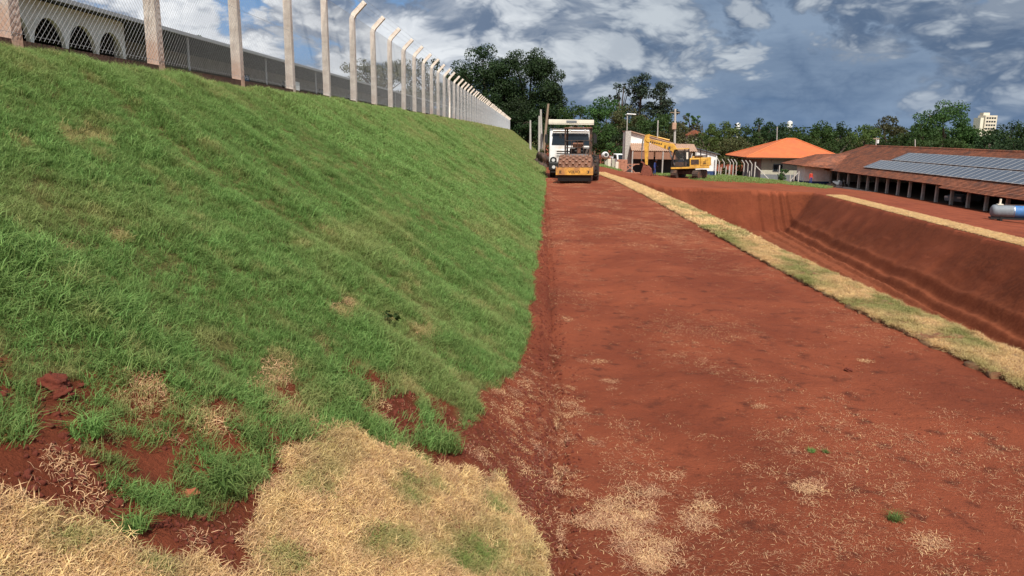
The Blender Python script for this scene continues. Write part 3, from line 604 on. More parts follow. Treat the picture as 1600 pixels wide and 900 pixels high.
# ------------------------------------------------------------------ fence on the crest
def make_fence():
    S = 2.55; root = thing('chain_link_fence', 'chain link fence on bent concrete posts along the slope crest', 'fence')
    def post_mesh(k):
        mb = MB(); hw = .062; H = 2.0; a = R(42)
        # square section swept up and bent outwards at the top
        rings = [((0, -.35), 0, 1.15), ((0, 0), 0, 1.1), ((0, H - .04), 0, .95), ((.05, H + .07), a * .7, .92), ((.05 + .40 * math.sin(a), H + .05 + .40 * math.cos(a)), a, .85)]
        for (cx, cz), t, s in rings:
            for sx, sy in ((-1, -1), (1, -1), (1, 1), (-1, 1)): mb.v.append((cx + sx * hw * s * math.cos(t), sy * hw * s, cz - sx * hw * s * math.sin(t)))
        for i in range(len(rings) - 1):
            for j in range(4): mb.f.append((i * 4 + j, i * 4 + (j + 1) % 4, i * 4 + 4 + (j + 1) % 4, i * 4 + 4 + j)); mb.mi.append(0)
        mb.f += [(3, 2, 1, 0), tuple(len(mb.v) - 4 + i for i in range(4))]; mb.mi += [0, 0]
        return mb.mesh('post', 'post_concrete')
    m = bpy.data.materials.new('post_concrete'); m.use_nodes = True; t = m.node_tree; b = t.nodes['Principled BSDF']
    tc = N(t, 'ShaderNodeTexCoord'); sp = N(t, 'ShaderNodeSeparateXYZ'); t.links.new(tc.outputs['Object'], sp.inputs[0]); oi = N(t, 'ShaderNodeObjectInfo')
    n = NOISE(t, tc.outputs['Object'], 6, 8, .65); c = MIX(t, RAMP(t, n, .3, .7), (.56, .45, .37), (.80, .70, .60))
    stain = RAMP(t, M_(t, 'ADD', sp.outputs[2], M_(t, 'MULTIPLY', M_(t, 'ADD', n, oi.outputs['Random']), .5)), .80, .12)       # splashed red earth near the foot
    c = MIX(t, M_(t, 'MULTIPLY', stain, .75), c, (.52, .25, .14)); t.links.new(c, b.inputs['Base Color']); b.inputs['Roughness'].default_value = .9
    bp = N(t, 'ShaderNodeBump', Strength=.3); bp.inputs['Distance'].default_value = .01; t.links.new(NOISE(t, tc.outputs['Object'], 40, 5, .6), bp.inputs['Height']); t.links.new(bp.outputs[0], b.inputs['Normal']); MATS['post_concrete'] = m
    pm = post_mesh(0)
    # one bay of chain link: two families of slanted wires
    mb = MB(); p = .066; Hm = 1.96; r = .0009
    def wire(y0, z0, y1, z1, x):
        d = Vector((0, y1 - y0, z1 - z0)).normalized(); q = Vector((0, -d.z, d.y)) * r; A = Vector((x, y0, z0)); B = Vector((x, y1, z1)); e = Vector((r * 1.4, 0, 0)); o = len(mb.v)
        for P in (A, B): mb.v += [tuple(P + q), tuple(P - q * .5 + e), tuple(P - q * .5 - e)]
        mb.f += [(o, o + 1, o + 4, o + 3), (o + 1, o + 2, o + 5, o + 4), (o + 2, o, o + 3, o + 5)]; mb.mi += [0] * 3
    k = 1.0; off = -Hm / k
    y = off
    while y < S:
        for sgn in (1, -1):
            ya, yb = (y, y + Hm / k) if sgn > 0 else (y + Hm / k, y)
            za, zb = .03, Hm
            # clip to the bay
            def cl(ya, za, yb, zb):
                for lim, side in ((0, -1), (S, 1)):
                    for _ in range(1):
                        if side * (ya - lim) > 0 and side * (yb - lim) > 0: return None
                        if side * (ya - lim) > 0: t = (lim - ya) / (yb - ya); ya, za = lim, za + (zb - za) * t
                        elif side * (yb - lim) > 0: t = (lim - yb) / (ya - yb); yb, zb = lim, zb + (za - zb) * t
                return ya, za, yb, zb
            c = cl(ya, za, yb, zb)
            if c: wire(c[0], c[1], c[2], c[3], .07 + .002 * sgn)
        y += p
    mm = mb.mesh('mesh_panel', 'wire')
    wm = []
    for x, z in ((.07, .06), (.07, 1.0), (.07, 1.96), (.20, 2.15), (.28, 2.26), (.345, 2.36)):
        b_ = MB(); b_.cyl((x, 0, z), (x, S, z), .0022, n=4); wm.append(b_.mesh('wire', 'wire'))
    bmb = MB(); bmb.box((0, S / 2, -.19), (.13, S - .002, .40)); bm_ = bmb.mesh('base_beam', 'base_beam')
    for i in range(-7, 66):
        y = 16.65 + S * i
        if y > 178 or y < -3: continue
        x = float(Xf(y)); z = float(np.interp(y, [60, 175], [2.88, 2.70])); rz = math.atan(.018) if y < 175 else 0
        o = link('post', pm, root); o.location = (x, y, z); o.rotation_euler = (rng.normal(0, .008), rng.normal(0, .008), rz + rng.normal(0, .03)); o.scale = (1, 1, 1 + rng.normal(0, .008))
        if y + S > 178: continue
        for nm, me in [('base_beam', bm_), ('mesh_panel', mm)] + [('wire', q) for q in (wm if y < 70 else wm[2:4])]:
            c = link(nm, me, root); c.location = (x, y + (.0), z); c.rotation_euler = (math.atan2(float(np.interp(y + S, [60, 175], [2.88, 2.70])) - z, S), 0, rz)
    br = MB(); y = 16.65 + S * 10; x = float(Xf(y)); br.cyl((x + .12, y - .8, 2.75), (x + .02, y - .1, 4.7), .06, n=4); br.build('brace', 'post_concrete', root)
make_fence()

# ------------------------------------------------------------------ long building behind the fence
def long_building():
    X = -14.0; z0 = 2.95; ze = 5.58; root = thing('long_building', 'long low shed with white arches seen through the fence', 'building')
    def bay(yc, half, y0, y1):
        mb = MB(); ap, sp_ = 5.16, 4.3; ts = [y0, yc - half] + [yc - half * math.cos(math.pi * k / 18) for k in range(1, 18)] + [yc + half, y1]
        for x in (X, X - .12):
            for k, y in enumerate(ts):
                u = (y - yc) / half; inside = abs(u) < 1
                mb.v += [(x, y, ze), (x, y, sp_ + (ap - sp_) * math.sqrt(max(0, 1 - u * u)) if abs(u) <= 1 else sp_)]
        n = len(ts)
        for k in range(n - 1):
            a, b = 2 * k, 2 * k + 2; c, d = 2 * n + a, 2 * n + b
            mb.f += [(a, b, b + 1, a + 1), (c, c + 1, d + 1, d), (a + 1, b + 1, d + 1, c + 1)]; mb.mi += [0] * 3
        return mb
    ys = [22.18 + 1.58 * k for k in range(-4, 3)]
    for k, y in enumerate(ys):
        o = bay(y, .73, y - .79 + .001, y + .79 - .001).build('arch_wall', 'white_paint', root)
        p = MB(); 
        for s in (-1, 1): p.box((X - .06, y + s * .761, (z0 + 4.3) / 2), (.119, .056, 4.3 - z0 - .002))
        p.build('pier', 'white_paint', root)
    yE = ys[-1] + .79; yS, yN = ys[0] - 4, 135
    mb = MB(); mb.box((X - 2.6, (yE + yN) / 2, 4.2), (.2, yN - yE, 2.6)); mb.build('wall', 'grey_wall', root)
    mb = MB(); mb.box((X - 8, (yS + yE) / 2, 4.2), (.2, yE - yS, 2.6)); mb.box((X - 4, yS, 4.2), (8, .2, 2.6)); mb.box((X - 4, (yS + yE) / 2, ze - .05), (7.6, yE - yS, .06)); mb.box((X - 4.2, yE - .03, 4.25), (7.7, .06, 2.5)); mb.build('inner_wall', 'interior_shade', root)  # back wall, ceiling and an added end panel, coloured as deep shade
    mb = MB(); mb.box((X - 4.2, yE + .1, 4.3), (8.3, .15, 2.5)); mb.build('end_wall', 'white_paint', root)
    mb = MB(); mb.box((X - 2.45, (yE + yN) / 2, 3.35), (.08, yN - yE - 1, 1.0)); mb.build('wall_band', 'slate_wall', root)
    rf = MB(); rf.prism([(X + .45, ze), (X + .45, ze + .10), (X - 5.5, ze + 1.55), (X - 12, ze + .1), (X - 12, ze), (X - 5.5, ze + 1.43)], yS - .5, yN, 'Y'); r = rf.build('roof', 'roof_sheet', root)
    g = MB(); g.box((X + .50, (yS + yN) / 2, ze + .05), (.09, yN - yS, .12)); g.build('gutter', 'galvanised', r)
    for y in np.arange(30.35, 130, 8.5):
        p = MB(); p.cyl((X + .25, y, z0 - .1), (X + .25, y, ze), .05, n=8); p.build('post', 'galvanised', root)
    for y in (42.5, 50.5, 58.5, 67, 76, 86, 96, 108):
        w_ = MB(); w_.box((X - 2.44, y, 4.75), (.1, 2.2, .7)); o = w_.build('window', 'black_metal', root)
        q = MB(); q.box((X - 2.38, y, 4.75), (.03, 2.0, .55)); q.build('pane', 'glass_dark', o)
    c = MB(); c.box((X + .1, 43.3, 3.85), (.5, 1.1, 1.8)); c.build('cabinet', 'white_paint', root, bevel=.02)
    # garden and things behind
long_building()

# ------------------------------------------------------------------ barn with solar panels
def tiled_slope(mb, quad, courses, lift=.05):
    """quad: eave0, eave1, ridge1, ridge0; stepped courses"""
    a, b, c, d = map(Vector, quad); n = (b - a).cross(d - a).normalized()
    if n.z < 0: n = -n
    for k in range(courses):
        t0, t1 = k / courses, (k + 1) / courses
        p = [a.lerp(d, t0) + n * lift, b.lerp(c, t0) + n * lift, b.lerp(c, t1) + n * .005, a.lerp(d, t1) + n * .005, a.lerp(d, t0) - n * .02, b.lerp(c, t0) - n * .02]
        mb.add(p, [(0, 1, 2, 3), (4, 5, 1, 0)])
def barn():
    root = thing('barn', 'long open-fronted barn with terracotta roof and solar panels', 'barn'); Xe, Xc, Xd, Xb = 36.1, 37.0, 43.0, 50.0; ze, zr = -2.0, 1.02
    Y0, Y1, YH = 42.0, 111.0, 106.0
    ev = lambda y: ze + .0 * y
    m = MATS['tile_roof'] = MATS['terracotta']
    rf = MB(); tiled_slope(rf, ((Xe, Y0, ze), (Xe, Y1, ze), (Xd, YH, zr), (Xd, Y0, zr)), 34); tiled_slope(rf, ((Xb, Y1, ze), (Xb, Y0, ze), (Xd, Y0, zr), (Xd, YH, zr)), 20); tiled_slope(rf, ((Xe, Y1, ze), (Xb, Y1, ze), (Xd + .05, YH, zr), (Xd - .05, YH, zr)), 24)
    r = rf.build('roof', 'terracotta', root)
    un = MB(); un.add([(Xe, Y0, ze - .04), (Xe, Y1, ze - .04), (Xd, YH, zr - .06), (Xd, Y0, zr - .06)], [(0, 1, 2, 3)]); un.add([(Xb, Y0, ze - .04), (Xb, Y1, ze - .04), (Xd, YH, zr - .06), (Xd, Y0, zr - .06)], [(0, 1, 2, 3)]); un.build('roof_boards', 'dark_wood', r)
    sag = MB(); tiled_slope(sag, ((Xe - .55, 62.0, ze - .27), (Xe - .45, 71.0, ze - .2), (Xe + .1, 71.2, ze + .06), (Xe + .1, 62, ze + .06)), 4); tiled_slope(sag, ((Xe - .45, Y0, ze - .22), (Xe - .5, 62.0, ze - .25), (Xe + .1, 62.0, ze + .06), (Xe + .1, Y0, ze + .06)), 4); sag.build('lower_eave', 'terracotta', r)
    rt = MB()
    for k in range(160):
        y = Y0 + k * .4
        if y > YH: break
        rt.cyl((Xd, y, zr + .02 + .01 * (k % 2)), (Xd, y + .43, zr + .03), .13, .11, 8)
    rt.build('ridge_tiles', 'terracotta', r)
    wallp = MB(); wallp.box((49.3, (Y0 + Y1) / 2, -3.2), (.2, Y1 - Y0 - 2, 2.5)); wallp.build('back_wall', 'slate_wall', root)
    we = MB(); we.box((43.2, 105.5, -3.0), (12, .2, 2.4)); we.build('end_wall', 'white_paint', root)
    fl = MB(); fl.box((43.0, (Y0 + 110) / 2, -3.93), (13.0, 110 - Y0, .36)); fl.build('floor_slab', 'dark_wood', root)
    kb = MB(); kb.box((36.4, (Y0 + 100) / 2, -3.9), (.18, 100 - Y0, .36)); kb.build('kerb', 'concrete', root)
    ys = [atX(px, py, Xc)[1] for px, py in ((1341, 294), (1354.7, 297), (1368.8, 300), (1385, 303.5), (1402, 307.5), (1420, 310.6), (1440.6, 314.4), (1461.6, 318.4), (1485, 323.7), (1511, 327.5), (1539, 333), (1572, 338))]
    sp = float(np.mean(-np.diff(ys))); ys += [ys[-1] - sp * k for k in (1, 2, 3)] + [ys[0] + sp * k for k in (1.2, 2.4, 3.4)]
    for y in ys:
        c = MB(); c.box((Xc, y, -2.85), (.26, .26, 1.95), taper=.9); c.build('column', 'pole_concrete', root, bevel=.015)
    bm_ = MB(); bm_.box((Xc, (Y0 + 104) / 2, -1.88), (.2, 104 - Y0, .18)); bm_.build('beam', 'dark_wood', root)
    # white annex under the barn's far end, facing the site
    an = MB(); an.box((35.3, 102.6, -2.75), (3.2, 3.2, 2.2)); a = an.build('annex_wall', 'white_paint', root)
    bd = MB(); bd.box((35.3, 102.6, -3.75), (3.24, 3.24, .5)); bd.build('painted_band', 'navy_band', a)
    s2 = MB(); tiled_slope(s2, ((32.7, 99.4, -1.5), (37.2, 98.6, -1.85), (40.6, 104.5, .0), (37.6, 108, -.2)), 16); tiled_slope(s2, ((32.7, 108, -1.5), (32.7, 99.4, -1.5), (37.6, 108, -.2), (37.5, 108.1, -.2)), 14); s2.add([(32.75, 99.5, -1.56), (37.2, 98.7, -1.9), (40.6, 104.5, -.06), (37.6, 108, -.26), (32.75, 108, -1.56)], [(0, 1, 2, 3), (0, 3, 4)]); s2.build('annex_roof', 'terracotta', root)
    # solar panels in two rows
    up = (Vector((Xd, 0, zr)) - Vector((Xe, 0, ze))); Ls = up.length; up.normalize(); nn = Vector((-up.z, 0, up.x))
    pl = MB(); wd, ln = 1.0, 2.05; pl.box((0, 0, 0), (wd, ln, .035)); pm = pl.mesh('solar_panel', 'galvanised')
    cl = MB()
    for i in range(3):
        for j in range(6): cl.box(((i - 1) * .298, (j - 2.5) * .322, .021), (.290, .314, .006))
    cm = cl.mesh('cells', 'solar_cell')
    for row, t0, yst in ((0, 1.45, 91.5), (1, 3.75, 89.3)):
        for k in range(44):
            y = yst - 1.07 * k
            if y < 43.5: break
            c = Vector((Xe, y, ze)) + up * (t0 + 1.03) + nn * .17
            o = link('solar_panel', pm, root); M3 = Matrix((Vector((0, -1, 0)), up, nn)).transposed(); o.matrix_local = Matrix.Translation(c) @ M3.to_4x4() @ Euler((rng.normal(0, .004), rng.normal(0, .004), 0)).to_matrix().to_4x4()
            q = link('cells', cm, o)
    for t0 in (1.9, 2.9, 4.75, 5.75):
        rb = MB(); c = Vector((Xe, 0, ze)) + up * t0 + nn * .11; rb.box((c.x, (43.5 + 90) / 2, c.z), (.05, 46, .06)); rb.build('rail', 'galvanised', r)
barn()

# ------------------------------------------------------------------ orange roofed house
def hip_house():
    root = thing('house', 'low beige and grey house with bright orange hipped roof', 'house', (0, 0, 0)); x0, x1, y0, y1, zb, zt = 31.2, 41.5, 112.0, 122.0, -4.6, -.75
    ov = 1.0
    w_ = MB(); w_.box(((x0 + x1) / 2, (y0 + y1) / 2, (zt - 3.25) / 2), (x1 - x0, y1 - y0, zt + 3.25)); w_.build('wall', 'beige_wall', root)
    b = MB(); b.box(((x0 + x1) / 2, (y0 + y1) / 2, (-3.25 + zb) / 2 + .001), (x1 - x0 + .04, y1 - y0 + .04, -3.25 - zb)); b.build('lower_band', 'slate_wall', root)
    s_ = MB(); s_.box((x0 - .03, (y0 + y1) / 2, -2.6), (.05, y1 - y0 - .1, 3.6)); s_.build('side_cladding', 'grey_wall', root)  # thin grey sheet over the left wall, painting the shade of that face
    ax0, ax1, ay, az = 36.0, 37.2, 117, 1.75; ze = -.86; X0_, X1_, Y0_, Y1_ = 28.6, x1 + ov, y0 - 1.3, y1 + ov; rf = MB()
    tiled_slope(rf, ((X0_, Y0_, ze), (X1_, Y0_, ze), (ax1, ay, az), (ax0, ay, az)), 26, .035); tiled_slope(rf, ((X0_, Y1_, ze), (X0_, Y0_, ze), (ax0, ay, az), (ax0, ay + .01, az)), 26, .035)
    tiled_slope(rf, ((X1_, Y0_, ze), (X1_, Y1_, ze), (ax1, ay + .01, az), (ax1, ay, az)), 26, .035); tiled_slope(rf, ((X1_, Y1_, ze), (X0_, Y1_, ze), (ax0, ay, az), (ax1, ay, az)), 26, .035)
    r = rf.build('roof', 'orange_roof', root)
    h = MB()
    for a, bb in (((X0_, Y0_, ze), (ax0, ay, az)), ((X1_, Y0_, ze), (ax1, ay, az)), ((ax0, ay, az), (ax1, ay, az)), ((X0_, Y1_, ze), (ax0, ay, az))): h.cyl(Vector(a) + Vector((0, 0, .04)), Vector(bb) + Vector((0, 0, .05)), .09, n=6)
    h.build('hip_tiles', 'orange_roof', r)
    so = MB(); so.box(((X0_ + X1_) / 2, (Y0_ + Y1_) / 2, ze - .08), (X1_ - X0_ - .1, Y1_ - Y0_ - .1, .1)); so.build('soffit', 'dark_wood', r)
    for xx, zz, ww, hh in ((33.5, -2.3, 1.35, 1.05), (38.3, -2.3, 1.35, 1.05)):
        f = MB(); f.box((xx, y0 - .03, zz), (ww, .1, hh)); fo = f.build('window', 'slate_wall', root)
        for s in (-1, 1): p = MB(); p.box((xx + s * ww * .24, y0 - .09, zz), (ww * .42, .03, hh * .84)); p.build('pane', 'glass_dark', fo)
    d = MB(); d.box((36.6, y0 - .02, -1.1), (1.0, .08, .35)); d.build('vent', 'black_metal', root)
    ln = MB(); ln.cyl((32.5, y0 - .25, -1.05), (32.5, y0 - .25, -1.5), .05, n=8); ln.build('wall_lamp', 'steel', root)
hip_house()

# ------------------------------------------------------------------ workshop behind the excavator
def workshop():
    Y = 97.0; root = thing('workshop', 'white workshop with brown awning and hanging brown tarps', 'workshop'); g = -3.4
    w_ = MB(); w_.prism([(10.8, g), (10.8, 2.35), (18.6, .30), (18.6, g)], Y, Y + 9, 'Y'); w_.build('wall', 'white_paint', root)
    p = MB(); p.box((10.45, Y - .1, (2.5 + g) / 2), (.66, 1.0, 2.5 - g)); p.build('pillar', 'pole_concrete', root)
    r = MB(); r.prism([(10.7, 2.55), (10.7, 2.42), (19.0, .25), (19.0, .38)], Y - .35, Y + 9.3, 'Y'); rf = r.build('roof', 'awning_tin', root)
    a = MB(); n = 64; pts = []
    for k in range(n + 1):
        x = 10.7 + 7.9 * k / n; dz = .04 * math.cos(k * math.pi); pts += [(x, Y - 2.6, .18 + dz), (x, Y - .02, 1.0 + dz)]
    a.v = pts; a.f = [(2 * k, 2 * k + 2, 2 * k + 3, 2 * k + 1) for k in range(n)]; a.mi = [0] * n; o = a.build('awning', 'awning_tin', root); sm = o.modifiers.new('thickness', 'SOLIDIFY'); sm.thickness = .03
    op = MB(); op.box((14.7, Y - .06, -1.9), (7.2, .1, 2.6)); op.build('opening_shade', 'black_metal', root)  # black slab on the solid wall, painted shade for the dark inside
    for x0, x1 in ((10.95, 13.4), (13.6, 16.6)):
        t = MB(); t.box(((x0 + x1) / 2, Y - 2.45, -.33), (x1 - x0, .05, .95), (R(4), 0, 0)); t.build('tarp', 'brown_tarp', root, bevel=.01)
    for x in (10.85, 14.5, 18.4):
        t = MB(); t.cyl((x, Y - 2.5, tz(x, Y - 2.5) - .2), (x, Y - 2.5, .15), .09, n=8); t.build('post', 'pole_concrete', root)
    # lean-to shed
    r2 = thing('shed', 'small white shed with blue base right of the excavator', 'shed'); s = MB(); s.prism([(18.8, g), (18.8, .45), (21.3, -.18), (21.3, g)], Y - 1, Y + 5, 'Y'); s.build('wall', 'white_paint', r2)
    b = MB(); b.box((20.05, Y + 2, -2.55), (2.54, 6.04, .75)); b.build('painted_band', 'navy_band', r2)
    r = MB(); r.prism([(18.65, .62), (18.65, .52), (21.6, -.2), (21.6, -.10)], Y - 1.3, Y + 5.3, 'Y'); r.build('roof', 'roof_sheet', r2)
    f = MB(); f.cyl((21.15, Y - 1.4, tz(21.15, Y - 1.4) - .1), (21.15, Y - 1.4, -.35), .07, n=8); f.build('post', 'white_paint', r2)
workshop()
def far_house():
    p = atY(1085, 207, 150); root = thing('house', 'distant house with red tiled roof among the trees', 'house', (p[0], 150, 0)); w_ = MB(); w_.box((0, 2, -.3), (3.4, 5, 5)); w_.build('wall', 'beige_wall', root)
    r = MB(); r.prism([(-1.9, p[2] - .4), (0, p[2] + .45), (1.9, p[2] - .4), (1.9, p[2] - .55), (-1.9, p[2] - .55)], -1, 5, 'Y'); r.build('roof', 'terracotta', root)
    for dx in (-.8, .8): q = MB(); q.box((dx, -.55, p[2] - 1.5), (.7, .1, .8)); q.build('window', 'glass_dark', root)
far_house()
def tower():
    Y = 700; a = atY(1528, 183, Y); b = atY(1553, 178, Y); z1 = (a[2] + b[2]) / 2; xc = (a[0] + b[0]) / 2; wd = b[0] - a[0]; z0 = -8
    root = thing('apartment_tower', 'distant cream apartment tower above the trees at right', 'tower', (xc, Y, 0)); m = MB(); m.box((wd * .12, 0, (z0 + z1) / 2), (wd * .76, 12, z1 - z0)); m.build('wall', 'tower_wall', root)
    s = MB(); s.box((-wd * .36, 1, (z0 + z1) / 2 - 1), (wd * .26, 11, z1 - z0 - 2)); s.build('stair_shaft', 'cream_paint', root)
    t = MB(); t.box((0, 2, z1 + 1.2), (wd * .4, 6, 2.4)); t.build('roof_block', 'tower_wall', root)
    wm = MB(); wm.box((0, 0, 0), (1.5, .25, 1.3)); wmesh = wm.mesh('window', 'glass_dark')
    for i in range(9):
        for j in range(4): o = link('window', wmesh, root); o.location = (wd * (-.12 + .16 * j), -6.05, z1 - 2.2 - 3.0 * i)
tower()
for (a, b, wpx, hpx, lab) in ((1153, 197, 7, 9, 'white water tank top beyond the trees above the workshop shed'), (1234, 194, 8, 9, 'pale water tank top beyond the trees above the orange roof')):
    Y = 420; p = atY(a, b, Y); k = Y / F; root = thing('water_tank', lab, 'water tank', (p[0], Y, -8)); h = p[2] + 8
    m = MB(); m.cyl((0, 0, h - hpx * k * .5), (0, 0, h + hpx * k * .4), wpx * k * .5, n=12); m.build('tank', 'white_paint', root); t = MB(); t.cyl((0, 0, 0), (0, 0, h - hpx * k * .5), .5, n=8); t.build('stem', 'white_paint', root)
    q = MB(); q.cyl((0, 0, h + hpx * k * .4), (0, 0, h + hpx * k * .55), wpx * k * .4, wpx * k * .15, n=12); q.build('cap', 'white_paint', root)

# ------------------------------------------------------------------ poles, small fence
def pole(top, base, Y, r, m, lab, name='utility_pole', cat='pole', extra=None):
    a = atY(*top, Y); b = atY(*base, Y); z0 = tz(b[0], Y) - .3; root = thing(name, lab, cat, (b[0], Y, z0)); d = Vector((a[0] - b[0], 0, a[2] - b[2])); k = (a[2] - z0) / max(.1, d.z); t = MB(); t.cyl((0, 0, 0), (d.x * k, 0, a[2] - z0), r * 1.25, r * .85, 10); t.build('shaft', m, root, True)
    if extra: extra(root, Vector((d.x * k, 0, a[2] - z0)))
    return root
pole((829, 188), (829, 218), 110, .14, 'pole_concrete', 'short pale post standing left of the leaning poles')
pole((843, 181), (843, 226), 100, .15, 'pole_concrete', 'grey concrete post, left of the pair beside the truck')
pole((846, 171), (847, 226), 101, .15, 'pole_concrete', 'taller grey concrete post, right of the pair beside the truck')
pole((855, 162), (848, 232), 98, .16, 'pole_wood', 'tall leaning wooden pole beside the white truck')
def xarm(root, t):
    m = MB(); m.box((t.x - .05, -.15, t.z - 2.3), (.55, .5, .9)); m.build('transformer', 'awning_tin', root, bevel=.05); c = MB(); c.box((t.x, 0, t.z - .5), (1.3, .1, .1)); c.build('cross_arm', 'pole_wood', root)
pole((1057, 170), (1056, 222), 108, .16, 'pole_concrete', 'tall utility pole with brown box behind the excavator boom', extra=xarm)
pole((1029, 188), (1028, 216), 110, .10, 'pole_concrete', 'thin pale pole left of the tall utility pole')
def lamp(root, t):
    m = MB(); m.tube([t, t + Vector((-.3, 0, .15)), t + Vector((.4, 0, .25)), t + Vector((1.0, 0, .2))], .05, 8); m.build('arm', 'galvanised', root); h = MB(); h.box((t.x + .55, 0, t.z + .24), (1.3, .4, .16), (0, R(3), 0)); h.build('lamp_head', 'white_paint', root, bevel=.04)
pole((981, 181), (980, 215), 112, .08, 'pole_concrete', 'street lamp with flat white head above the workshop', 'street_lamp', 'lamp', lamp)
pole((1437, 218), (1437, 240), 112, .08, 'pole_concrete', 'thin post rising behind the barn roof ridge, right one')
def yard(root, t): m = MB(); m.box((t.x, 0, t.z - .15), (.9, .15, .15)); m.build('cross_arm', 'pole_wood', root); q = MB(); q.cyl((t.x + .25, 0, t.z - .8), (t.x + .25, 0, t.z - .3), .16, n=8); q.build('insulator', 'white_paint', root)
pole((1371, 215), (1369, 240), 115, .09, 'pole_concrete', 'short pole with cross arm behind the barn roof ridge', extra=yard)
pole((1217, 198), (1216, 235), 128, .08, 'pole_concrete', 'thin pole behind the orange roof')
def yard_fence():
    root = thing('yard_fence', 'row of bent white concrete posts before the orange roofed house', 'fence')
    def pst(x, y, h, bend=True):
        z = tz(x, y); m = MB(); pts = [(0, 0, -.2), (0, 0, h * .8)] + ([(-.35, 0, h)] if bend else [(0, 0, h)]); m.tube([Vector(p) for p in pts], .075, 4); o = m.build('post', 'pole_concrete', root); o.location = (x, y, z)
    line = [(1122, 282, 106, 1), (1130, 280, 112, 1), (1139, 284, 105, 1), (1144, 284, 104, 1), (1149, 284, 103, 1), (1161, 282, 102, 1), (1167, 282, 101, 1), (1173, 283, 100, 1)]
    for a, b, Y, bd in line: p = atY(a, b, Y); pst(p[0], Y, 2.25)
    for a, Y, h in ((1125, 99, 1.1), (1133, 99, 1.2), (1138, 99, 1.3), (1144, 98, 1.25), (1170, 98, .9), (1216, 99, 2.0), (1234, 98, 1.0), (1240, 97, 1.4), (1247, 96, 1.5)): p = atY(a, 285, Y); pst(p[0], Y, h, False)
    p = atY(1178, 284, 99); z = tz(p[0], 99); m = MB(); m.cyl((p[0], 99, z - .2), (p[0], 99, z + 2.1), .09, n=4); m.build('post', 'pole_concrete', root)
    q = atY(1203, 285, 98); m = MB(); m.cyl((p[0] + .1, 98.95, z + 1.6), (q[0], 98, tz(q[0], 98)), .07, n=4); m.build('brace', 'pole_concrete', root)
    a = atY(1232, 284, 98); b = atY(1249, 268, 98); m = MB(); m.cyl((a[0], 98, tz(a[0], 98)), (b[0], 98, tz(b[0], 98) + 1.5), .07, n=4); m.build('brace', 'pole_concrete', root)
yard_fence()

# ------------------------------------------------------------------ trees
def leaf_quads(C, Rb, cnt, size, r, flat=.75, up=.25):
    """leaf faces through the shells of all clumps; returns verts, faces"""
    k = np.repeat(np.arange(len(C)), cnt); n = len(k)
    d = r.normal(size=(n, 3)); d /= np.linalg.norm(d, axis=1)[:, None]
    P = C[k] + d * (Rb[k] * (.45 + .62 * r.random(n) ** .6))[:, None] * np.array([1, 1, flat])
    nn = d * .7 + r.normal(size=(n, 3)) * .65 + np.array([0, 0, up]); nn /= np.linalg.norm(nn, axis=1)[:, None]
    t = np.cross(nn, r.normal(size=(n, 3))); t /= np.linalg.norm(t, axis=1)[:, None]; b = np.cross(nn, t)
    s = size * r.uniform(.5, 1.25, n)[:, None]; a = r.uniform(.45, .8, n)[:, None]
    V = np.stack([P - t * s * .5, P + b * s * a * .5 + t * s * .1, P + t * s * .6, P - b * s * a * .5], 1).reshape(-1, 3)
    return V, np.arange(4 * n).reshape(-1, 4)
def crown_obj(name, V, Fc, m, parent):
    me = bpy.data.meshes.new(name); me.vertices.add(len(V)); me.vertices.foreach_set('co', V.astype(np.float32).ravel()); me.loops.add(Fc.size); me.loops.foreach_set('vertex_index', Fc.ravel().astype(np.int32))
    me.polygons.add(len(Fc)); me.polygons.foreach_set('loop_start', np.arange(0, Fc.size, 4, dtype=np.int32)); me.update(calc_edges=True); me.validate(); me.materials.append(MATS[m]); return link(name, me, parent)
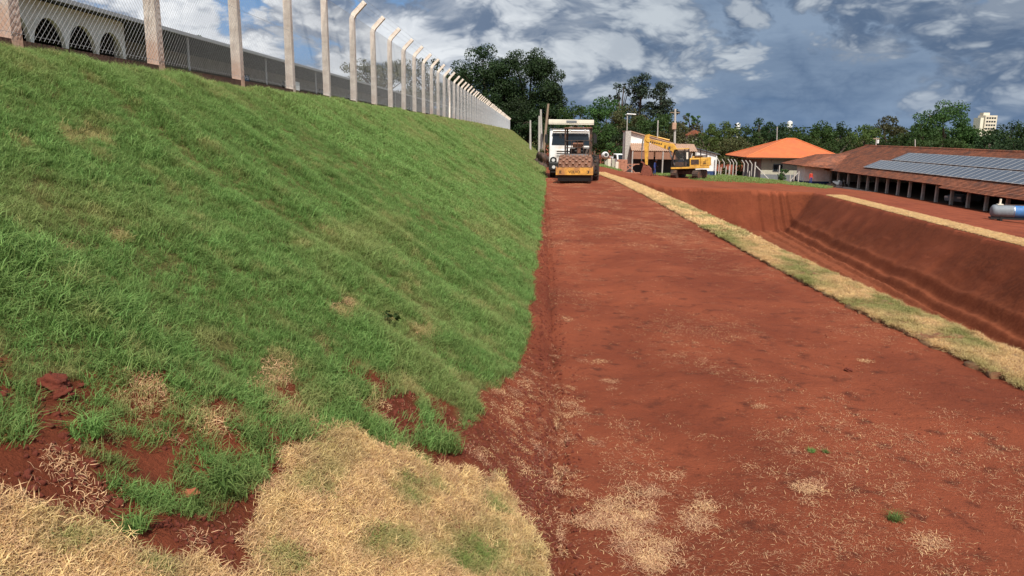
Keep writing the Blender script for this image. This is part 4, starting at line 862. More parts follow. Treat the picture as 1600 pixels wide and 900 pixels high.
def tree(px, ytop, wpx, Y, m, lab, kind='broad', name='tree', cat='tree', group='trees behind the site', seed=None, low=.28, dens=1.0):
    r = np.random.default_rng(int(px * 7 + Y) if seed is None else seed); p = atY(px, ytop, Y); x = p[0]; zb = tz(x, Y); H = p[2] - zb; Wd = wpx * Y / F
    root = thing(name, lab, cat, (x, Y, zb), group=group); tr = MB()
    if kind == 'broad':
        nb = int(26 + 4.2 * Wd); u = r.normal(size=(nb, 3)); u /= np.linalg.norm(u, axis=1)[:, None]; rad = r.uniform(.30, 1.0, nb) ** .6
        ch = H * (1 - low); C = np.stack([u[:, 0] * rad * Wd * .46, u[:, 1] * rad * Wd * .46, H * low + ch * (.47 + .45 * u[:, 2] * rad)], 1)
        wide = 1 - .35 * np.clip((C[:, 2] - H * .75) / (H * .25), 0, 1); C[:, :2] *= wide[:, None]
        Rb = r.uniform(.065, .165, nb) * (Wd * .55 + ch * .35); 
    elif kind == 'flat':
        nb = int(16 + 2.2 * Wd); a = r.uniform(0, 6.283, nb); d = np.sqrt(r.random(nb)) * Wd * .46; C = np.stack([d * np.cos(a), d * np.sin(a), H * (.62 + .32 * r.random(nb)) - (d / Wd) ** 2 * H * .35], 1); Rb = r.uniform(.07, .13, nb) * Wd
    elif kind == 'pine':
        nb = 40; h = r.uniform(.30, .97, nb); d = Wd * .42 * np.clip(1.15 - h, .2, 1) ** .45 * r.uniform(.3, 1.1, nb); a = r.uniform(0, 6.283, nb); C = np.stack([d * np.cos(a), d * np.sin(a), H * h], 1); Rb = r.uniform(.12, .20, nb) * Wd
    elif kind == 'bush':
        nb = int(10 + 3 * Wd); u = r.normal(size=(nb, 3)); u /= np.linalg.norm(u, axis=1)[:, None]; C = np.stack([u[:, 0] * Wd * .36, u[:, 1] * Wd * .36, H * (.48 + .36 * u[:, 2])], 1); Rb = r.uniform(.12, .22, nb) * (Wd + H) * .5
    C[:, 2] *= H / max((C[:, 2] + Rb * .72).max(), .1)
    ext = np.percentile(np.abs(C[:, 0]) + Rb * .9, 96); C[:, :2] *= Wd * .5 / ext
    size = np.clip(Y * .0024, .16, .6)
    cnt = np.maximum(30, (Rb ** 2 * 16 * dens / size ** 2).astype(int)); cnt = np.minimum(cnt, 900)
    V, Fc = leaf_quads(C, Rb, cnt, size, r, .62 if kind in ('flat', 'pine') else .78)
    crown_obj('crown', V, Fc, m, root)
    tr_r = np.clip(.022 * H + .012 * Wd, .06, .7); top = Vector((r.normal(0, .03) * Wd, r.normal(0, .03) * Wd, H * (.9 if kind == 'pine' else .6)))
    mid = Vector((top.x * .3 + r.normal(0, .02) * H, top.y * .3, H * .3)); tr.tube([(0, 0, -.4), (0, 0, .05 * H), mid, top], [tr_r * 1.3, tr_r, tr_r * .75, tr_r * .3], 9)
    for k in r.permutation(len(C))[:(14 if H > 5 else 6)]:
        e = Vector(C[k]); f = .3 + .5 * r.random(); s = mid.lerp(top, f * .8) if kind != 'pine' else Vector((0, 0, e.z * .93)); m2 = s.lerp(e, .5) + Vector((0, 0, .06 * H * r.random())); tr.tube([s, m2, e], [tr_r * .42, tr_r * .28, tr_r * .1], 6)
    tr.build('trunk', 'bark', root, True); return root
T = [
 (1068, 196, 34, 138, 'leaf_olive', 'broad', 'olive low tree left below the small red roof'), (1096, 207, 34, 140, 'leaf_mid', 'broad', 'green low tree before the small red roof'),
 (592, 90, 112, 140, 'leaf_olive', 'flat', 'airy wide tree behind the fence with open branches'), (668, 90, 70, 150, 'leaf_dark', 'flat', 'dark flat-topped tree behind the fence, right of the airy one'),
 (311, 55, 20, 120, 'leaf_mid', 'broad', 'small treetop above the long shed roof'), (640, 135, 90, 135, 'leaf_olive', 'broad', 'low olive tree behind the fence posts'),
 (712, 106, 70, 192, 'leaf_dark', 'broad', 'dark tree at the left shoulder of the big tree group'), (758, 70, 110, 188, 'leaf_dark', 'broad', 'tallest dark tree right behind the fence end'), (824, 74, 112, 190, 'leaf_dark', 'broad', 'huge dark tree with rounded top left of the truck'),
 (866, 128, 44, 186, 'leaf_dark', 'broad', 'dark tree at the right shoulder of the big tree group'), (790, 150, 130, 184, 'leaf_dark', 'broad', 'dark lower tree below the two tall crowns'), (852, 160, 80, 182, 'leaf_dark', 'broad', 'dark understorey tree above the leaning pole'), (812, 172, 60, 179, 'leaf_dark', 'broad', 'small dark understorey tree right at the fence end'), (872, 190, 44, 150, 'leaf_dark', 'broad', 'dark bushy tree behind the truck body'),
 (906, 158, 66, 170, 'leaf_mid', 'broad', 'green tree right above the truck body'), (948, 150, 76, 168, 'leaf_mid', 'broad', 'rounded bright green tree between truck and pines'), (932, 186, 80, 142, 'leaf_mid', 'broad', 'lower green tree behind the cement mixer'), (985, 165, 66, 160, 'leaf_olive', 'broad', 'olive brown tree below the left pine'), (905, 205, 60, 138, 'leaf_dark', 'broad', 'dark green low tree directly right of the truck'),
 (1003, 113, 50, 196, 'leaf_needle', 'pine', 'tall pine, left of the two big ones'), (1036, 126, 52, 194, 'leaf_needle', 'pine', 'tall pine, right of the two big ones'), (970, 128, 36, 198, 'leaf_needle', 'flat', 'thin sparse tree left of the tall pines'),
 (1020, 176, 76, 150, 'leaf_mid', 'broad', 'dense green tree below the tall pines'), (1066, 180, 56, 152, 'leaf_olive', 'broad', 'olive tree behind the utility pole'), (985, 196, 70, 138, 'leaf_dark', 'broad', 'dark low tree behind the workshop roof'), (1045, 198, 60, 132, 'leaf_olive', 'broad', 'olive low tree right behind the excavator boom'), (1082, 176, 28, 175, 'leaf_mid', 'flat', 'small lone treetop right of the utility pole'),
 (1112, 192, 50, 150, 'leaf_light', 'broad', 'light green tree above the white shed'), (1136, 189, 50, 142, 'leaf_light', 'broad', 'yellow green tree left of the orange roof'), (1103, 205, 44, 128, 'leaf_light', 'broad', 'pale leafy low tree directly behind the white shed'), (1150, 212, 70, 130, 'leaf_olive', 'broad', 'brownish thicket tree left of the orange roof'), (1192, 183, 46, 158, 'leaf_dark', 'broad', 'dark pointed tree above the left half of the orange roof'), (1168, 198, 46, 150, 'leaf_mid', 'broad', 'green tree between the thicket and the dark pointed tree'),
 (1222, 191, 46, 160, 'leaf_dark', 'broad', 'dark tree above the orange roof ridge'), (1250, 206, 50, 150, 'leaf_mid', 'broad', 'low green tree right of the orange roof ridge'), (1288, 188, 58, 160, 'leaf_mid', 'broad', 'green tree with ragged top between house and barn'), (1318, 189, 40, 164, 'leaf_dark', 'broad', 'darker ragged tree left of the bright one'), (1356, 194, 58, 150, 'leaf_light', 'broad', 'bright green rounded tree behind the barn ridge end'), (1310, 212, 70, 138, 'leaf_mid', 'broad', 'low green tree behind the barn roof tip'),
 (1391, 180, 56, 200, 'leaf_olive', 'broad', 'grey olive dome-shaped tree farther back'), (1420, 206, 60, 150, 'leaf_mid', 'broad', 'low green tree left of the large tree'), (1372, 216, 60, 135, 'leaf_dark', 'broad', 'dark low tree behind the barn ridge'), (1480, 156, 98, 142, 'leaf_mid', 'broad', 'large rounded tree towering behind the solar panels'), (1448, 186, 50, 138, 'leaf_mid', 'broad', 'lower left lobe tree beside the large tree'), (1516, 196, 50, 140, 'leaf_mid', 'broad', 'green tree in front of the distant tower'),
 (1578, 188, 60, 145, 'leaf_dark', 'broad', 'dark tree right of the distant tower'), (1546, 206, 56, 135, 'leaf_dark', 'broad', 'dark low tree below the distant tower'), (1612, 190, 60, 140, 'leaf_mid', 'broad', 'green tree at the right picture edge'), (1470, 212, 90, 126, 'leaf_mid', 'broad', 'low green tree along the barn ridge'), (1590, 215, 80, 126, 'leaf_dark', 'broad', 'low dark tree along the barn ridge at far right'),
]
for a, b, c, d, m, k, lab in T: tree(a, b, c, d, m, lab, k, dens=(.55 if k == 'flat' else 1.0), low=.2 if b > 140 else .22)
def small_bush(px, py, ytop, wpx, Y, m, lab): tree(px, ytop, wpx, Y, m, lab, 'bush', 'shrub', 'shrub', 'shrubs around the yard', dens=1.2)
small_bush(1225, 285, 264, 18, 99, 'leaf_mid', 'round green shrub before the grey house wall')
small_bush(1130, 280, 262, 16, 110, 'leaf_olive', 'loose shrub among the bent white posts'); small_bush(1117, 280, 266, 9, 100, 'leaf_mid', 'small shrub right beside the white shed')
small_bush(1160, 270, 252, 26, 124, 'leaf_light', 'yellowish shrub left of the house wall')
small_bush(905, 250, 226, 40, 118, 'leaf_dark', 'dark shrub right behind the dump truck'); small_bush(960, 250, 222, 40, 118, 'leaf_mid', 'green shrub behind the cement mixer'); small_bush(846, 240, 232, 14, 96, 'leaf_olive', 'small dry shrub left of the truck')
def far_wood():
    r = np.random.default_rng(5); C, Rb = [], []
    for px in np.arange(640, 1720, 7):
        Y = 235 + r.uniform(-12, 12); yt = 203 + 5 * math.sin(px * .03) + r.uniform(-4, 4); p = atY(px, yt, Y)
        for z in np.arange(-7, p[2], 2.6): C.append((p[0] + r.normal(0, .6), Y + r.normal(0, 2), z)); Rb.append(r.uniform(1.8, 2.8))
    C = np.array(C); Rb = np.array(Rb); V, Fc = leaf_quads(C, Rb, np.full(len(C), 42), .95, r); o = crown_obj('far_wood', V, Fc, 'leaf_mid', None); tag(o, 'continuous distant wood closing the horizon behind the trees', 'wood', kind='stuff')
far_wood()
# patches of grass in the yard
def yard_grass():
    n = 5200; x = rng.uniform(3.5, 34, n); y = rng.uniform(78, 112, n); z = terrain(x, y); px, py = project(np.stack([x, y, z], -1))
    A = [(950, 263, 18, 6), (1120, 276, 40, 8), (1070, 272, 40, 4), (1160, 284, 60, 5), (1230, 291, 50, 4), (1145, 282, 30, 6), (1270, 292, 25, 3)]
    k = rng.random(n) < ell(px, py, A) * 1.2; x, y, z = x[k], y[k], z[k]
    o = scatter('yard_grass', np.stack([x, y, z], -1), slope_rot(x, y, len(x), 1), rng.uniform(1.5, 2.6, len(x)), rng.integers(8, 11, len(x)), G_NEAR, {'dry': rng.uniform(0, .3, len(x))}); tag(o, 'patchy green grass around the yard behind the basin', 'grass', kind='stuff')
yard_grass()

# ------------------------------------------------------------------ vehicles
def wheel(parent, c, r, wd, axis='X', n=24, hub='dusty_steel', name='wheel', lugs=0):
    root = link(name, None, parent); root.location = c; root.empty_display_size = .1
    t = MB(); t.lathe([(r * .55, -wd * .42), (r * .9, -wd * .5), (r, -wd * .38), (r, wd * .38), (r * .9, wd * .5), (r * .55, wd * .42)], axis, n=n)
    for k in range(lugs):
        a = 2 * math.pi * k / lugs
        for s in (-1, 1):
            if axis == 'X': t.box((s * wd * .24, r * math.cos(a + s * .08), r * math.sin(a + s * .08)), (wd * .48, .09, .07), (a + math.pi / 2, 0, s * .5))
    t.build('tyre', 'rubber', root, True); h = MB(); h.lathe([(.02, -wd * .40), (r * .2, -wd * .40), (r * .5, -wd * .30), (r * .54, -wd * .43), (r * .54, wd * .43), (r * .5, wd * .30), (r * .2, wd * .40), (.02, wd * .40)], axis, n=n); h.build('rim', hub, root, True); return root
def text_mesh(s, size, parent, loc, rot, m, name='lettering', depth=.004):
    c = bpy.data.curves.new('txt', 'FONT'); c.body = s; c.size = size; c.align_x = 'CENTER'; c.align_y = 'CENTER'; c.extrude = depth; c.offset = size * .02
    o = bpy.data.objects.new('txt', c); COL.objects.link(o); dg = bpy.context.evaluated_depsgraph_get(); me = bpy.data.meshes.new_from_object(o.evaluated_get(dg)); bpy.data.objects.remove(o); bpy.data.curves.remove(c)
    me.materials.clear(); me.materials.append(MATS[m]); q = link(name, me, parent); q.location = loc; q.rotation_euler = rot; return q
def roller():
    p = atZ(900, 288.5, -.33); x, y = p[0], p[1] + .75; root = thing('road_roller', 'dusty padfoot roller with yellow front beam facing the camera', 'roller', (x, y, tz(x, y) - .01), (0, R(-1.0), R(-7))); root.scale = (.86, .86, .88)
    # drum (axis X), pads
    r = .72; d = MB(); d.lathe([(.05, -.98), (r - .06, -.98), (r, -.94), (r, .94), (r - .06, .98), (.05, .98)], 'X', (0, 0, r + .08), 40); dr = d.build('drum', 'dusty_steel', root, True)
    pm = MB(); pm.box((0, 0, .045), (.15, .13, .10), taper=.68); pme = pm.mesh('pad', 'pad_steel')
    for row in range(10):
        for k in range(14):
            a = 2 * math.pi * (k + .5 * (row % 2)) / 14; o = link('pad', pme, dr); o.location = (-.84 + row * .187, r * math.cos(a), r + .08 + r * math.sin(a)); o.rotation_euler = (a - math.pi / 2, 0, 0)
    zc = r + .08
    f = MB()
    for s in (-1, 1): f.box((s * 1.02, .25, zc + .02), (.07, 2.3, .34)); f.cyl((s * .98, 0, zc), (s * 1.09, 0, zc), .26, n=16)
    f.box((0, 1.35, zc + .05), (2.1, .25, .5)); f.build('drum_frame', 'dusty_dark', root, bevel=.01)
    b = MB(); b.box((0, -.90, zc - .12), (2.14, .10, .36)); b.box((0, -.86, zc + .08), (2.14, .18, .05)); bo = b.build('front_beam', 'beam_yellow', root, bevel=.012)
    for s in (-1, 1): e = MB(); e.box((s * 1.035, -.72, zc - .05), (.07, .42, .42)); e.build('side_bracket', 'beam_yellow', root, bevel=.01)
    text_mesh('VOLVO', .20, bo, (0, -.956, zc - .13), (R(90), 0, 0), 'lettering'); 
    for s in (-1, 1):
        q = MB(); q.box((s * .82, -.953, zc - .13), (.07, .008, .15)); q.box((s * .76, -.953, zc - .07), (.07, .008, .03)); q.box((s * .76, -.953, zc - .19), (.07, .008, .03)); q.build('hazard_mark', 'lettering', bo)
    sc = MB(); sc.box((0, -.80, zc - .47), (1.94, .05, .36), (R(12), 0, 0)); sc.build('black_plate', 'black_metal', root)  # flat black plate below the beam, covering the lower drum
    # deck, cage, seat, hood
    dk = MB(); dk.box((0, 2.0, 1.38), (1.55, 1.5, .12)); dk.box((0, 1.45, 1.15), (1.1, .5, .5)); dk.build('deck', 'dusty_dark', root, bevel=.02)
    cg = MB(); W2, yf, yb, zt = .74, 1.30, 2.65, 3.08
    for s in (-1, 1):
        cg.box((s * W2, yf, (1.42 + zt) / 2), (.09, .09, zt - 1.42)); cg.box((s * W2, yb, (1.42 + zt) / 2), (.10, .10, zt - 1.42))
        cg.box((s * W2, (yf + yb) / 2, 2.35), (.05, yb - yf, .05))
    cgo = cg.build('roll_cage', 'dusty_dark', root, bevel=.01)
    rf = MB(); rf.box((0, (yf + yb) / 2, zt + .03), (1.60, 1.6, .07)); rf.build('canopy', 'dusty_steel', root, bevel=.03)
    gr = MB()
    for z in (2.38, 1.98, 1.62): gr.cyl((-W2, yf - .06, z), (W2, yf - .06, z), .022, n=6)
    for xx in (-.37, 0, .37): gr.cyl((xx, yf - .06, 1.42), (xx, yf - .06, 2.38), .018, n=6)
    gr.build('front_grille', 'dusty_dark', root)
    st = MB(); st.box((0, 2.3, 1.75), (.5, .5, .16)); st.box((0, 2.52, 2.08), (.48, .14, .6), (R(-8), 0, 0)); st.build('seat', 'black_metal', root, bevel=.05)
    cs = MB(); cs.cyl((0, 1.75, 1.44), (0, 1.62, 2.0), .06, n=8); cs.box((0, 1.55, 2.12), (.62, .26, .22), (R(25), 0, 0)); cs.box((.05, 1.6, 1.85), (.22, .18, .42)); cs.build('console', 'dusty_steel', root, bevel=.05)
    sw = MB()
    for k in range(20): a0, a1 = 2 * math.pi * k / 20, 2 * math.pi * (k + 1) / 20; sw.cyl((.2 * math.cos(a0), 1.78 + .1 * math.sin(a0), 2.2 + .15 * math.sin(a0)), (.2 * math.cos(a1), 1.78 + .1 * math.sin(a1), 2.2 + .15 * math.sin(a1)), .015, n=5)
    sw.build('steering_wheel', 'black_metal', root)
    hd = MB(); hd.prism([(2.85, 1.05), (2.75, 1.55), (2.95, 1.92), (4.7, 1.8), (4.9, 1.1)], -.62, .62, 'X'); hd.build('engine_hood', 'dusty_dark', root, bevel=.05)
    hy = MB(); hy.box((0, 1.15, 1.52), (.9, .3, .16)); hy.box((-.55, 1.1, 1.48), (.24, .24, .22)); hy.box((.55, 1.1, 1.48), (.24, .24, .22)); hy.build('hydraulic_block', 'slate_wall', root, bevel=.03)
    for s in (-1, 1):
        wheel(root, (s * .90, 3.5, .74), .74, .55, 'X', 28, lugs=20)
        l = MB(); l.cyl((s * .45, yf - .02, zt - .12), (s * .45, yf - .12, zt - .12), .07, n=12); l.build('work_light', 'lamp_glass', root)
        m = MB(); m.cyl((s * .76, yf, 2.5), (s * 1.0, yf - .1, 2.6), .015, n=5); m.box((s * 1.02, yf - .1, 2.66), (.16, .04, .26)); m.build('mirror', 'black_metal', root)
roller()
def dump_truck():
    p = atZ(892, 281, -.40); x, y = p[0] , p[1] + 2.1; root = thing('dump_truck', 'white dump truck parked behind the roller', 'truck', (x, y, tz(x, y)), (0, 0, R(-2))); root.scale = (1, 1, .95)
    # cab (front at y=0 facing -Y)
    c = MB(); c.prism([(-.02, .95), (-.02, 1.95), (.14, 2.92), (.32, 3.02), (1.75, 3.02), (1.80, .95)], -1.24, 1.24, 'X'); c.build('cab', 'white_vehicle', root, bevel=.07)
    g = MB(); g.add([(-1.10, -.012, 2.02), (1.10, -.012, 2.02), (1.04, .115, 2.70), (-1.04, .115, 2.70)], [(0, 1, 2, 3)]); o = g.build('windscreen', 'glass_dark', root); sm = o.modifiers.new('thickness', 'SOLIDIFY'); sm.thickness = .03; sm.offset = 1
    for s in (-1, 1):
        w_ = MB(); w_.box((s * 1.245, .85, 2.35), (.03, .9, .6)); w_.build('side_window', 'glass_dark', root)
        wi = MB(); wi.cyl((s * .1, -.04, 2.04), (s * .75, .03, 2.32), .014, n=5); wi.build('wiper', 'black_metal', root)
        h = MB(); h.cyl((s * .98, -.06, 1.10), (s * .98, .05, 1.10), .20, n=18); ho = h.build('headlight', 'black_metal', root, bevel=.01); q = MB(); q.cyl((s * .98, -.075, 1.10), (s * .98, -.05, 1.10), .10, n=16); q.build('lens', 'lamp_glass', ho)
        f = MB(); f.cyl((s * .95, -.155, .68), (s * .95, -.1, .68), .10, n=14); f.build('fog_light', 'lamp_glass', root)
        m = MB(); m.tube([(s * 1.22, .1, 2.75), (s * 1.4, -.12, 2.78), (s * 1.4, -.12, 2.1), (s * 1.22, .05, 2.0)], .02, 6); m.box((s * 1.42, -.12, 2.4), (.18, .09, .5)); m.build('mirror', 'black_metal', root, bevel=.02)
    gl = MB(); gl.box((0, -.03, 1.5), (1.7, .03, .5)); gl.build('grille', 'white_vehicle', root, bevel=.01)
    sl = MB()
    for k in range(3): sl.box((0, -.052, 1.36 + .14 * k), (1.6, .02, .05))
    sl.build('grille_bars', 'black_metal', root)
    b = MB(); b.box((0, -.02, .72), (2.5, .22, .48)); b.box((0, .0, .40), (2.3, .12, .18)); b.build('bumper', 'black_metal', root, bevel=.04)
    vs_ = MB(); vs_.box((0, -.06, 2.86), (2.1, .22, .07), (R(-20), 0, 0)); vs_.build('sun_visor', 'white_vehicle', root, bevel=.01)
    ch = MB()
    for s in (-1, 1): ch.box((s * .42, 4.2, .95), (.10, 7.6, .25))
    ch.build('chassis', 'black_metal', root)
    bd = MB(); bd.prism([(2.05, 1.25), (1.95, 3.05), (7.6, 2.85), (7.9, 1.25)], -1.26, 1.26, 'X'); bd.build('dump_body', 'slate_wall', root, bevel=.03)
    cp = MB(); cp.box((0, .95, 3.32), (2.62, 2.2, .07)); cp.box((0, -.12, 3.40), (2.62, .06, .30)); cpo = cp.build('cab_guard', 'cream_paint', root, bevel=.015)
    pl = MB(); pl.box((.02, -.156, 3.43), (.6, .012, .14)); pl.build('board_plate', 'slate_wall', cpo)
    for s in (-1, 1): br = MB(); br.box((s * 1.2, 1.98, 3.2), (.08, .12, .3)); br.build('guard_bracket', 'slate_wall', root)
    lt = MB(); lt.lathe([(.02, 3.02), (.10, 3.02), (.12, 3.06), (.10, 3.16), (.02, 3.18)], 'Z', (0, .3, 0), 12); lt.box((0, .3, 3.03), (.5, .12, .05)); lt.build('roof_light', 'lamp_glass', root, True)
    for yy in (.95, 5.1, 6.4):
        for s in (-1, 1): wheel(root, (s * 1.02, yy, .52), .52, .34 if yy < 2 else .5, 'X', 22)
    for s in (-1, 1): fe = MB(); fe.prism([(yy_, z_) for yy_, z_ in ((.25, .7), (.4, 1.05), (.7, 1.2), (1.2, 1.2), (1.5, 1.05), (1.65, .7), (1.55, .7), (1.42, .98), (1.17, 1.1), (.73, 1.1), (.48, .98), (.35, .7))], s * 1.25, s * .85, 'X'); fe.build('fender', 'black_metal', root)
dump_truck()
def excavator():
    Y = 82.5; p = atY(1076, 281, Y); x = p[0]; z = tz(x, Y); root = thing('excavator', 'yellow crawler excavator with boom raised, bucket resting on the ground', 'excavator', (x, Y, z))
    # undercarriage: tracks run towards the camera and slightly left
    uc = link('undercarriage', None, root); uc.rotation_euler = (0, 0, R(-28)); uc.empty_display_size = .2
    for s in (-1, 1):
        prof = []
        for k in range(13): a = math.pi / 2 + math.pi * k / 12; prof.append((-1.35 + .42 * math.cos(a), .46 + .42 * math.sin(a)))
        for k in range(13): a = -math.pi / 2 + math.pi * k / 12; prof.append((1.35 + .42 * math.cos(a), .46 + .42 * math.sin(a)))
        t = MB(); t.prism(prof, s * 1.15 - .30, s * 1.15 + .30, 'X')
        # grousers
        n = len(prof)
        per = [Vector((0, a, b)) for a, b in prof] + [Vector((0, *prof[0]))]
        L = [0]
        for i in range(n): L.append(L[-1] + (per[i + 1] - per[i]).length)
        q = 0
        while q < L[-1]:
            i = max(j for j in range(n) if L[j] <= q); u = (q - L[i]) / max(1e-6, L[i + 1] - L[i]); P = per[i].lerp(per[i + 1], min(1, u)); d = (per[i + 1] - per[i]).normalized(); t.box((s * 1.15, P.y, P.z), (.6, .04, .05), (math.atan2(d.z, d.y), 0, 0)); q += .19
        t.build('track', 'dusty_dark', uc)
        for yy in (-1.35, 1.35): w_ = MB(); w_.cyl((s * 1.46, yy, .46), (s * 1.40, yy, .46), .3, n=16); w_.build('sprocket', 'dusty_steel', uc)
        rl = MB()
        for k in range(5): rl.cyl((s * 1.47, -.8 + .4 * k, .25), (s * 1.40, -.8 + .4 * k, .25), .12, n=10)
        rl.build('rollers', 'dusty_steel', uc)
    m = MB(); m.box((0, 0, .62), (1.8, 1.5, .4)); m.cyl((0, 0, .8), (0, 0, 1.0), .62, n=24); m.build('car_body', 'dusty_dark', uc, bevel=.03)
    up = link('upper_structure', None, root); up.empty_display_size = .2; up.rotation_euler = (0, R(-3), R(-12)); up.location = (-.1, 0, .02)   # faces -X
    pf = MB(); pf.box((.25, 0, 1.12), (3.9, 2.5, .22)); pf.build('platform', 'machine_yellow', up, bevel=.03)
    cw = MB(); cw.prism([(-1.25, 1.2), (-1.25, 1.9), (1.25, 1.9), (1.25, 1.2)], 1.45, 1.46, 'X'); cw = MB(); cw.prism([(1.3, -1.25), (1.95, -1.2), (2.3, -.7), (2.36, 0), (2.3, .7), (1.95, 1.2), (1.3, 1.25)], 1.24, 2.1, 'Z'); cw.build('counterweight', 'machine_yellow', up, bevel=.06)
    hd = MB(); hd.box((.75, 0, 1.65), (1.1, 2.36, .84)); hd.box((.95, .1, 2.14), (1.1, 1.6, .16)); hd.build('engine_hood', 'machine_yellow', up, bevel=.05)
    tp = MB(); tp.box((1.35, .1, 2.24), (1.3, 1.9, .12)); tp.build('hood_cover', 'dusty_dark', up, bevel=.03)
    dp = MB(); dp.box((.75, -1.19, 1.68), (.8, .04, .5)); dp.build('side_door', 'dusty_dark', up)
    dc = MB()
    for k in range(3): dc.box((1.72 + .02 * k, -1.245 + .02 * k, 1.5 + .17 * k), (.3, .02, .07), (0, 0, .06))
    dc.build('lettering', 'lettering', up)
    ex = MB(); ex.cyl((1.3, .6, 2.2), (1.3, .6, 2.95), .06, n=10); ex.build('exhaust', 'black_metal', up)
    hr = MB(); hr.tube([(1.9, -.9, 2.1), (1.9, -.9, 2.8), (1.7, -.9, 3.1)], .03, 6); hr.tube([(1.9, -.9, 2.6), (2.25, -.9, 2.6), (2.25, -.9, 2.1)], .02, 6); hr.build('handrail', 'black_metal', up)
    # cab on the left hand side (-Y)
    cb = link('cab', None, up); cb.empty_display_size = .1
    def cbox(nm, c, d, mname, rot=None, bev=.015): q = MB(); q.box(c, d, rot); return q.build(nm, mname, cb, bevel=bev)
    x0, x1, y0, y1, z0, z1 = -1.62, .12, -1.22, -.22, 1.22, 3.02
    fr = MB()
    for yy in (y0, y1):
        fr.tube([(x0, yy, z0), (x0 + .02, yy, z0 + .5), (x0 + .28, yy, z1 - .1), (x0 + .42, yy, z1)], .05, 6); fr.box(((x0 + x1) / 2 + .45, yy, (z0 + z1) / 2), (.09, .08, z1 - z0)); fr.box((x1, yy, (z0 + z1) / 2), (.10, .08, z1 - z0)); fr.box(((x0 + x1) / 2, yy, z0 + .05), (x1 - x0, .08, .1))
    fr.build('cab_frame', 'black_metal', cb); cbox('cab_roof', ((x0 + x1) / 2 + .2, (y0 + y1) / 2, z1 + .04), (x1 - x0 - .36, 1.1, .10), 'machine_yellow', None, .03)
    cbox('cab_rear', (x1 + .02, (y0 + y1) / 2, (z0 + z1) / 2), (.05, .94, z1 - z0 - .1), 'black_metal'); cbox('door_lower', ((x0 + x1) / 2 + .1, y0 + .015, 1.5), (1.2, .03, .46), 'dusty_dark')
    gm = bpy.data.materials.get('clear_glass')
    if not gm:
        gm = bpy.data.materials.new('clear_glass'); gm.use_nodes = True; t = gm.node_tree; b = t.nodes['Principled BSDF']; b.inputs['Base Color'].default_value = (.05, .06, .06, 1); b.inputs['Roughness'].default_value = .05
        tr = N(t, 'ShaderNodeBsdfTransparent'); mx = N(t, 'ShaderNodeMixShader', Fac=.35); t.links.new(tr.outputs[0], mx.inputs[1]); t.links.new(b.outputs[0], mx.inputs[2]); t.links.new(mx.outputs[0], t.nodes['Material Output'].inputs[0]); MATS['clear_glass'] = gm
    for nm, c, d in (('side_pane', (-.75, y0 + .01, 2.3), (1.0, .015, 1.2)), ('side_pane', (-.1, y0 + .01, 2.2), (.36, .015, 1.4)), ('side_pane', (-.6, y1 - .01, 2.2), (1.3, .015, 1.5))): cbox(nm, c, d, 'clear_glass', None, 0)
    cbox('front_pane', (x0 + .12, -.72, 2.25), (.015, .9, 1.6), 'clear_glass', (0, R(9), 0), 0)
    cbox('seat', (-.55, -.72, 1.62), (.5, .5, .2), 'black_metal', None, .04); cbox('seat_back', (-.28, -.72, 2.05), (.14, .48, .75), 'slate_wall', (0, R(-8), 0), .04)
    cbox('grab_sign', (-.02, y0 - .02, 2.35), (.2, .02, .7), 'cream_paint', None, 0)
    # boom, stick, bucket in the XZ plane of the upper structure
    bm_ = link('boom', None, up); bm_.empty_display_size = .1
    def beam(nm, pts, wid, y, mname, par):
        q = MB(); q.prism(pts, y - wid / 2, y + wid / 2, 'Y'); return q.build(nm, mname, par, bevel=.02)
    beam('boom_arm', [(-.55, 1.35), (-.25, 1.65), (-1.45, 3.60), (-2.1, 3.72), (-4.25, 4.30), (-4.4, 4.18), (-4.3, 3.94), (-2.2, 3.05), (-1.65, 2.85)], .46, .12, 'machine_yellow', bm_)
    for yy in (-.2, .44): cy = MB(); cy.cyl((-1.35, yy, 1.35), (-1.75, yy, 2.4), .09, n=12); cy.cyl((-1.75, yy, 2.4), (-2.0, yy, 3.3), .05, n=10); cy.build('boom_cylinder', 'steel', bm_)
    ac = MB(); ac.cyl((-1.9, .12, 3.98), (-3.1, .12, 4.32), .085, n=12); ac.cyl((-3.1, .12, 4.32), (-4.05, .12, 4.6), .045, n=10); ac.build('stick_cylinder', 'machine_yellow', bm_)
    dec = MB()
    for k in range(6): dec.box((-2.75 - .22 * k, -.118, 3.62 + .053 * k), (.15, .012, .16), (0, R(14), 0))
    dec.build('lettering', 'lettering', bm_)
    for xx, zz in ((-2.35, 3.32), (-1.85, 3.2)): hh = MB(); hh.box((xx, -.12, zz), (.12, .02, .3)); hh.build('hose_clamp', 'black_metal', bm_)
    st = beam('stick', [(-3.95, 4.70), (-4.42, 4.62), (-4.57, 4.1), (-4.45, 1.55), (-4.19, 1.45), (-4.03, 3.8)], .34, .12, 'machine_yellow', bm_)
    bc = MB(); bc.cyl((-4.67, .12, 4.2), (-4.79, .12, 3.1), .075, n=12); bc.cyl((-4.79, .12, 3.1), (-4.83, .12, 1.95), .045, n=10); bc.build('bucket_cylinder', 'steel', bm_)
    lk = MB(); lk.box((-4.67, .12, 1.72), (.5, .36, .12), (0, R(30), 0)); lk.box((-4.52, .12, 1.4), (.3, .3, .35)); lk.build('bucket_linkage', 'rust_red', bm_)
    q = MB(); q.prism([(-4.67, 1.35), (-4.12, 1.4), (-3.79, 1.05), (-3.72, .5), (-4.02, .12), (-4.52, .0), (-4.82, .05), (-4.67, .3), (-4.87, .75)], -.45, .69, 'Y'); b = q.build('bucket', 'rust_red', up, bevel=.03)
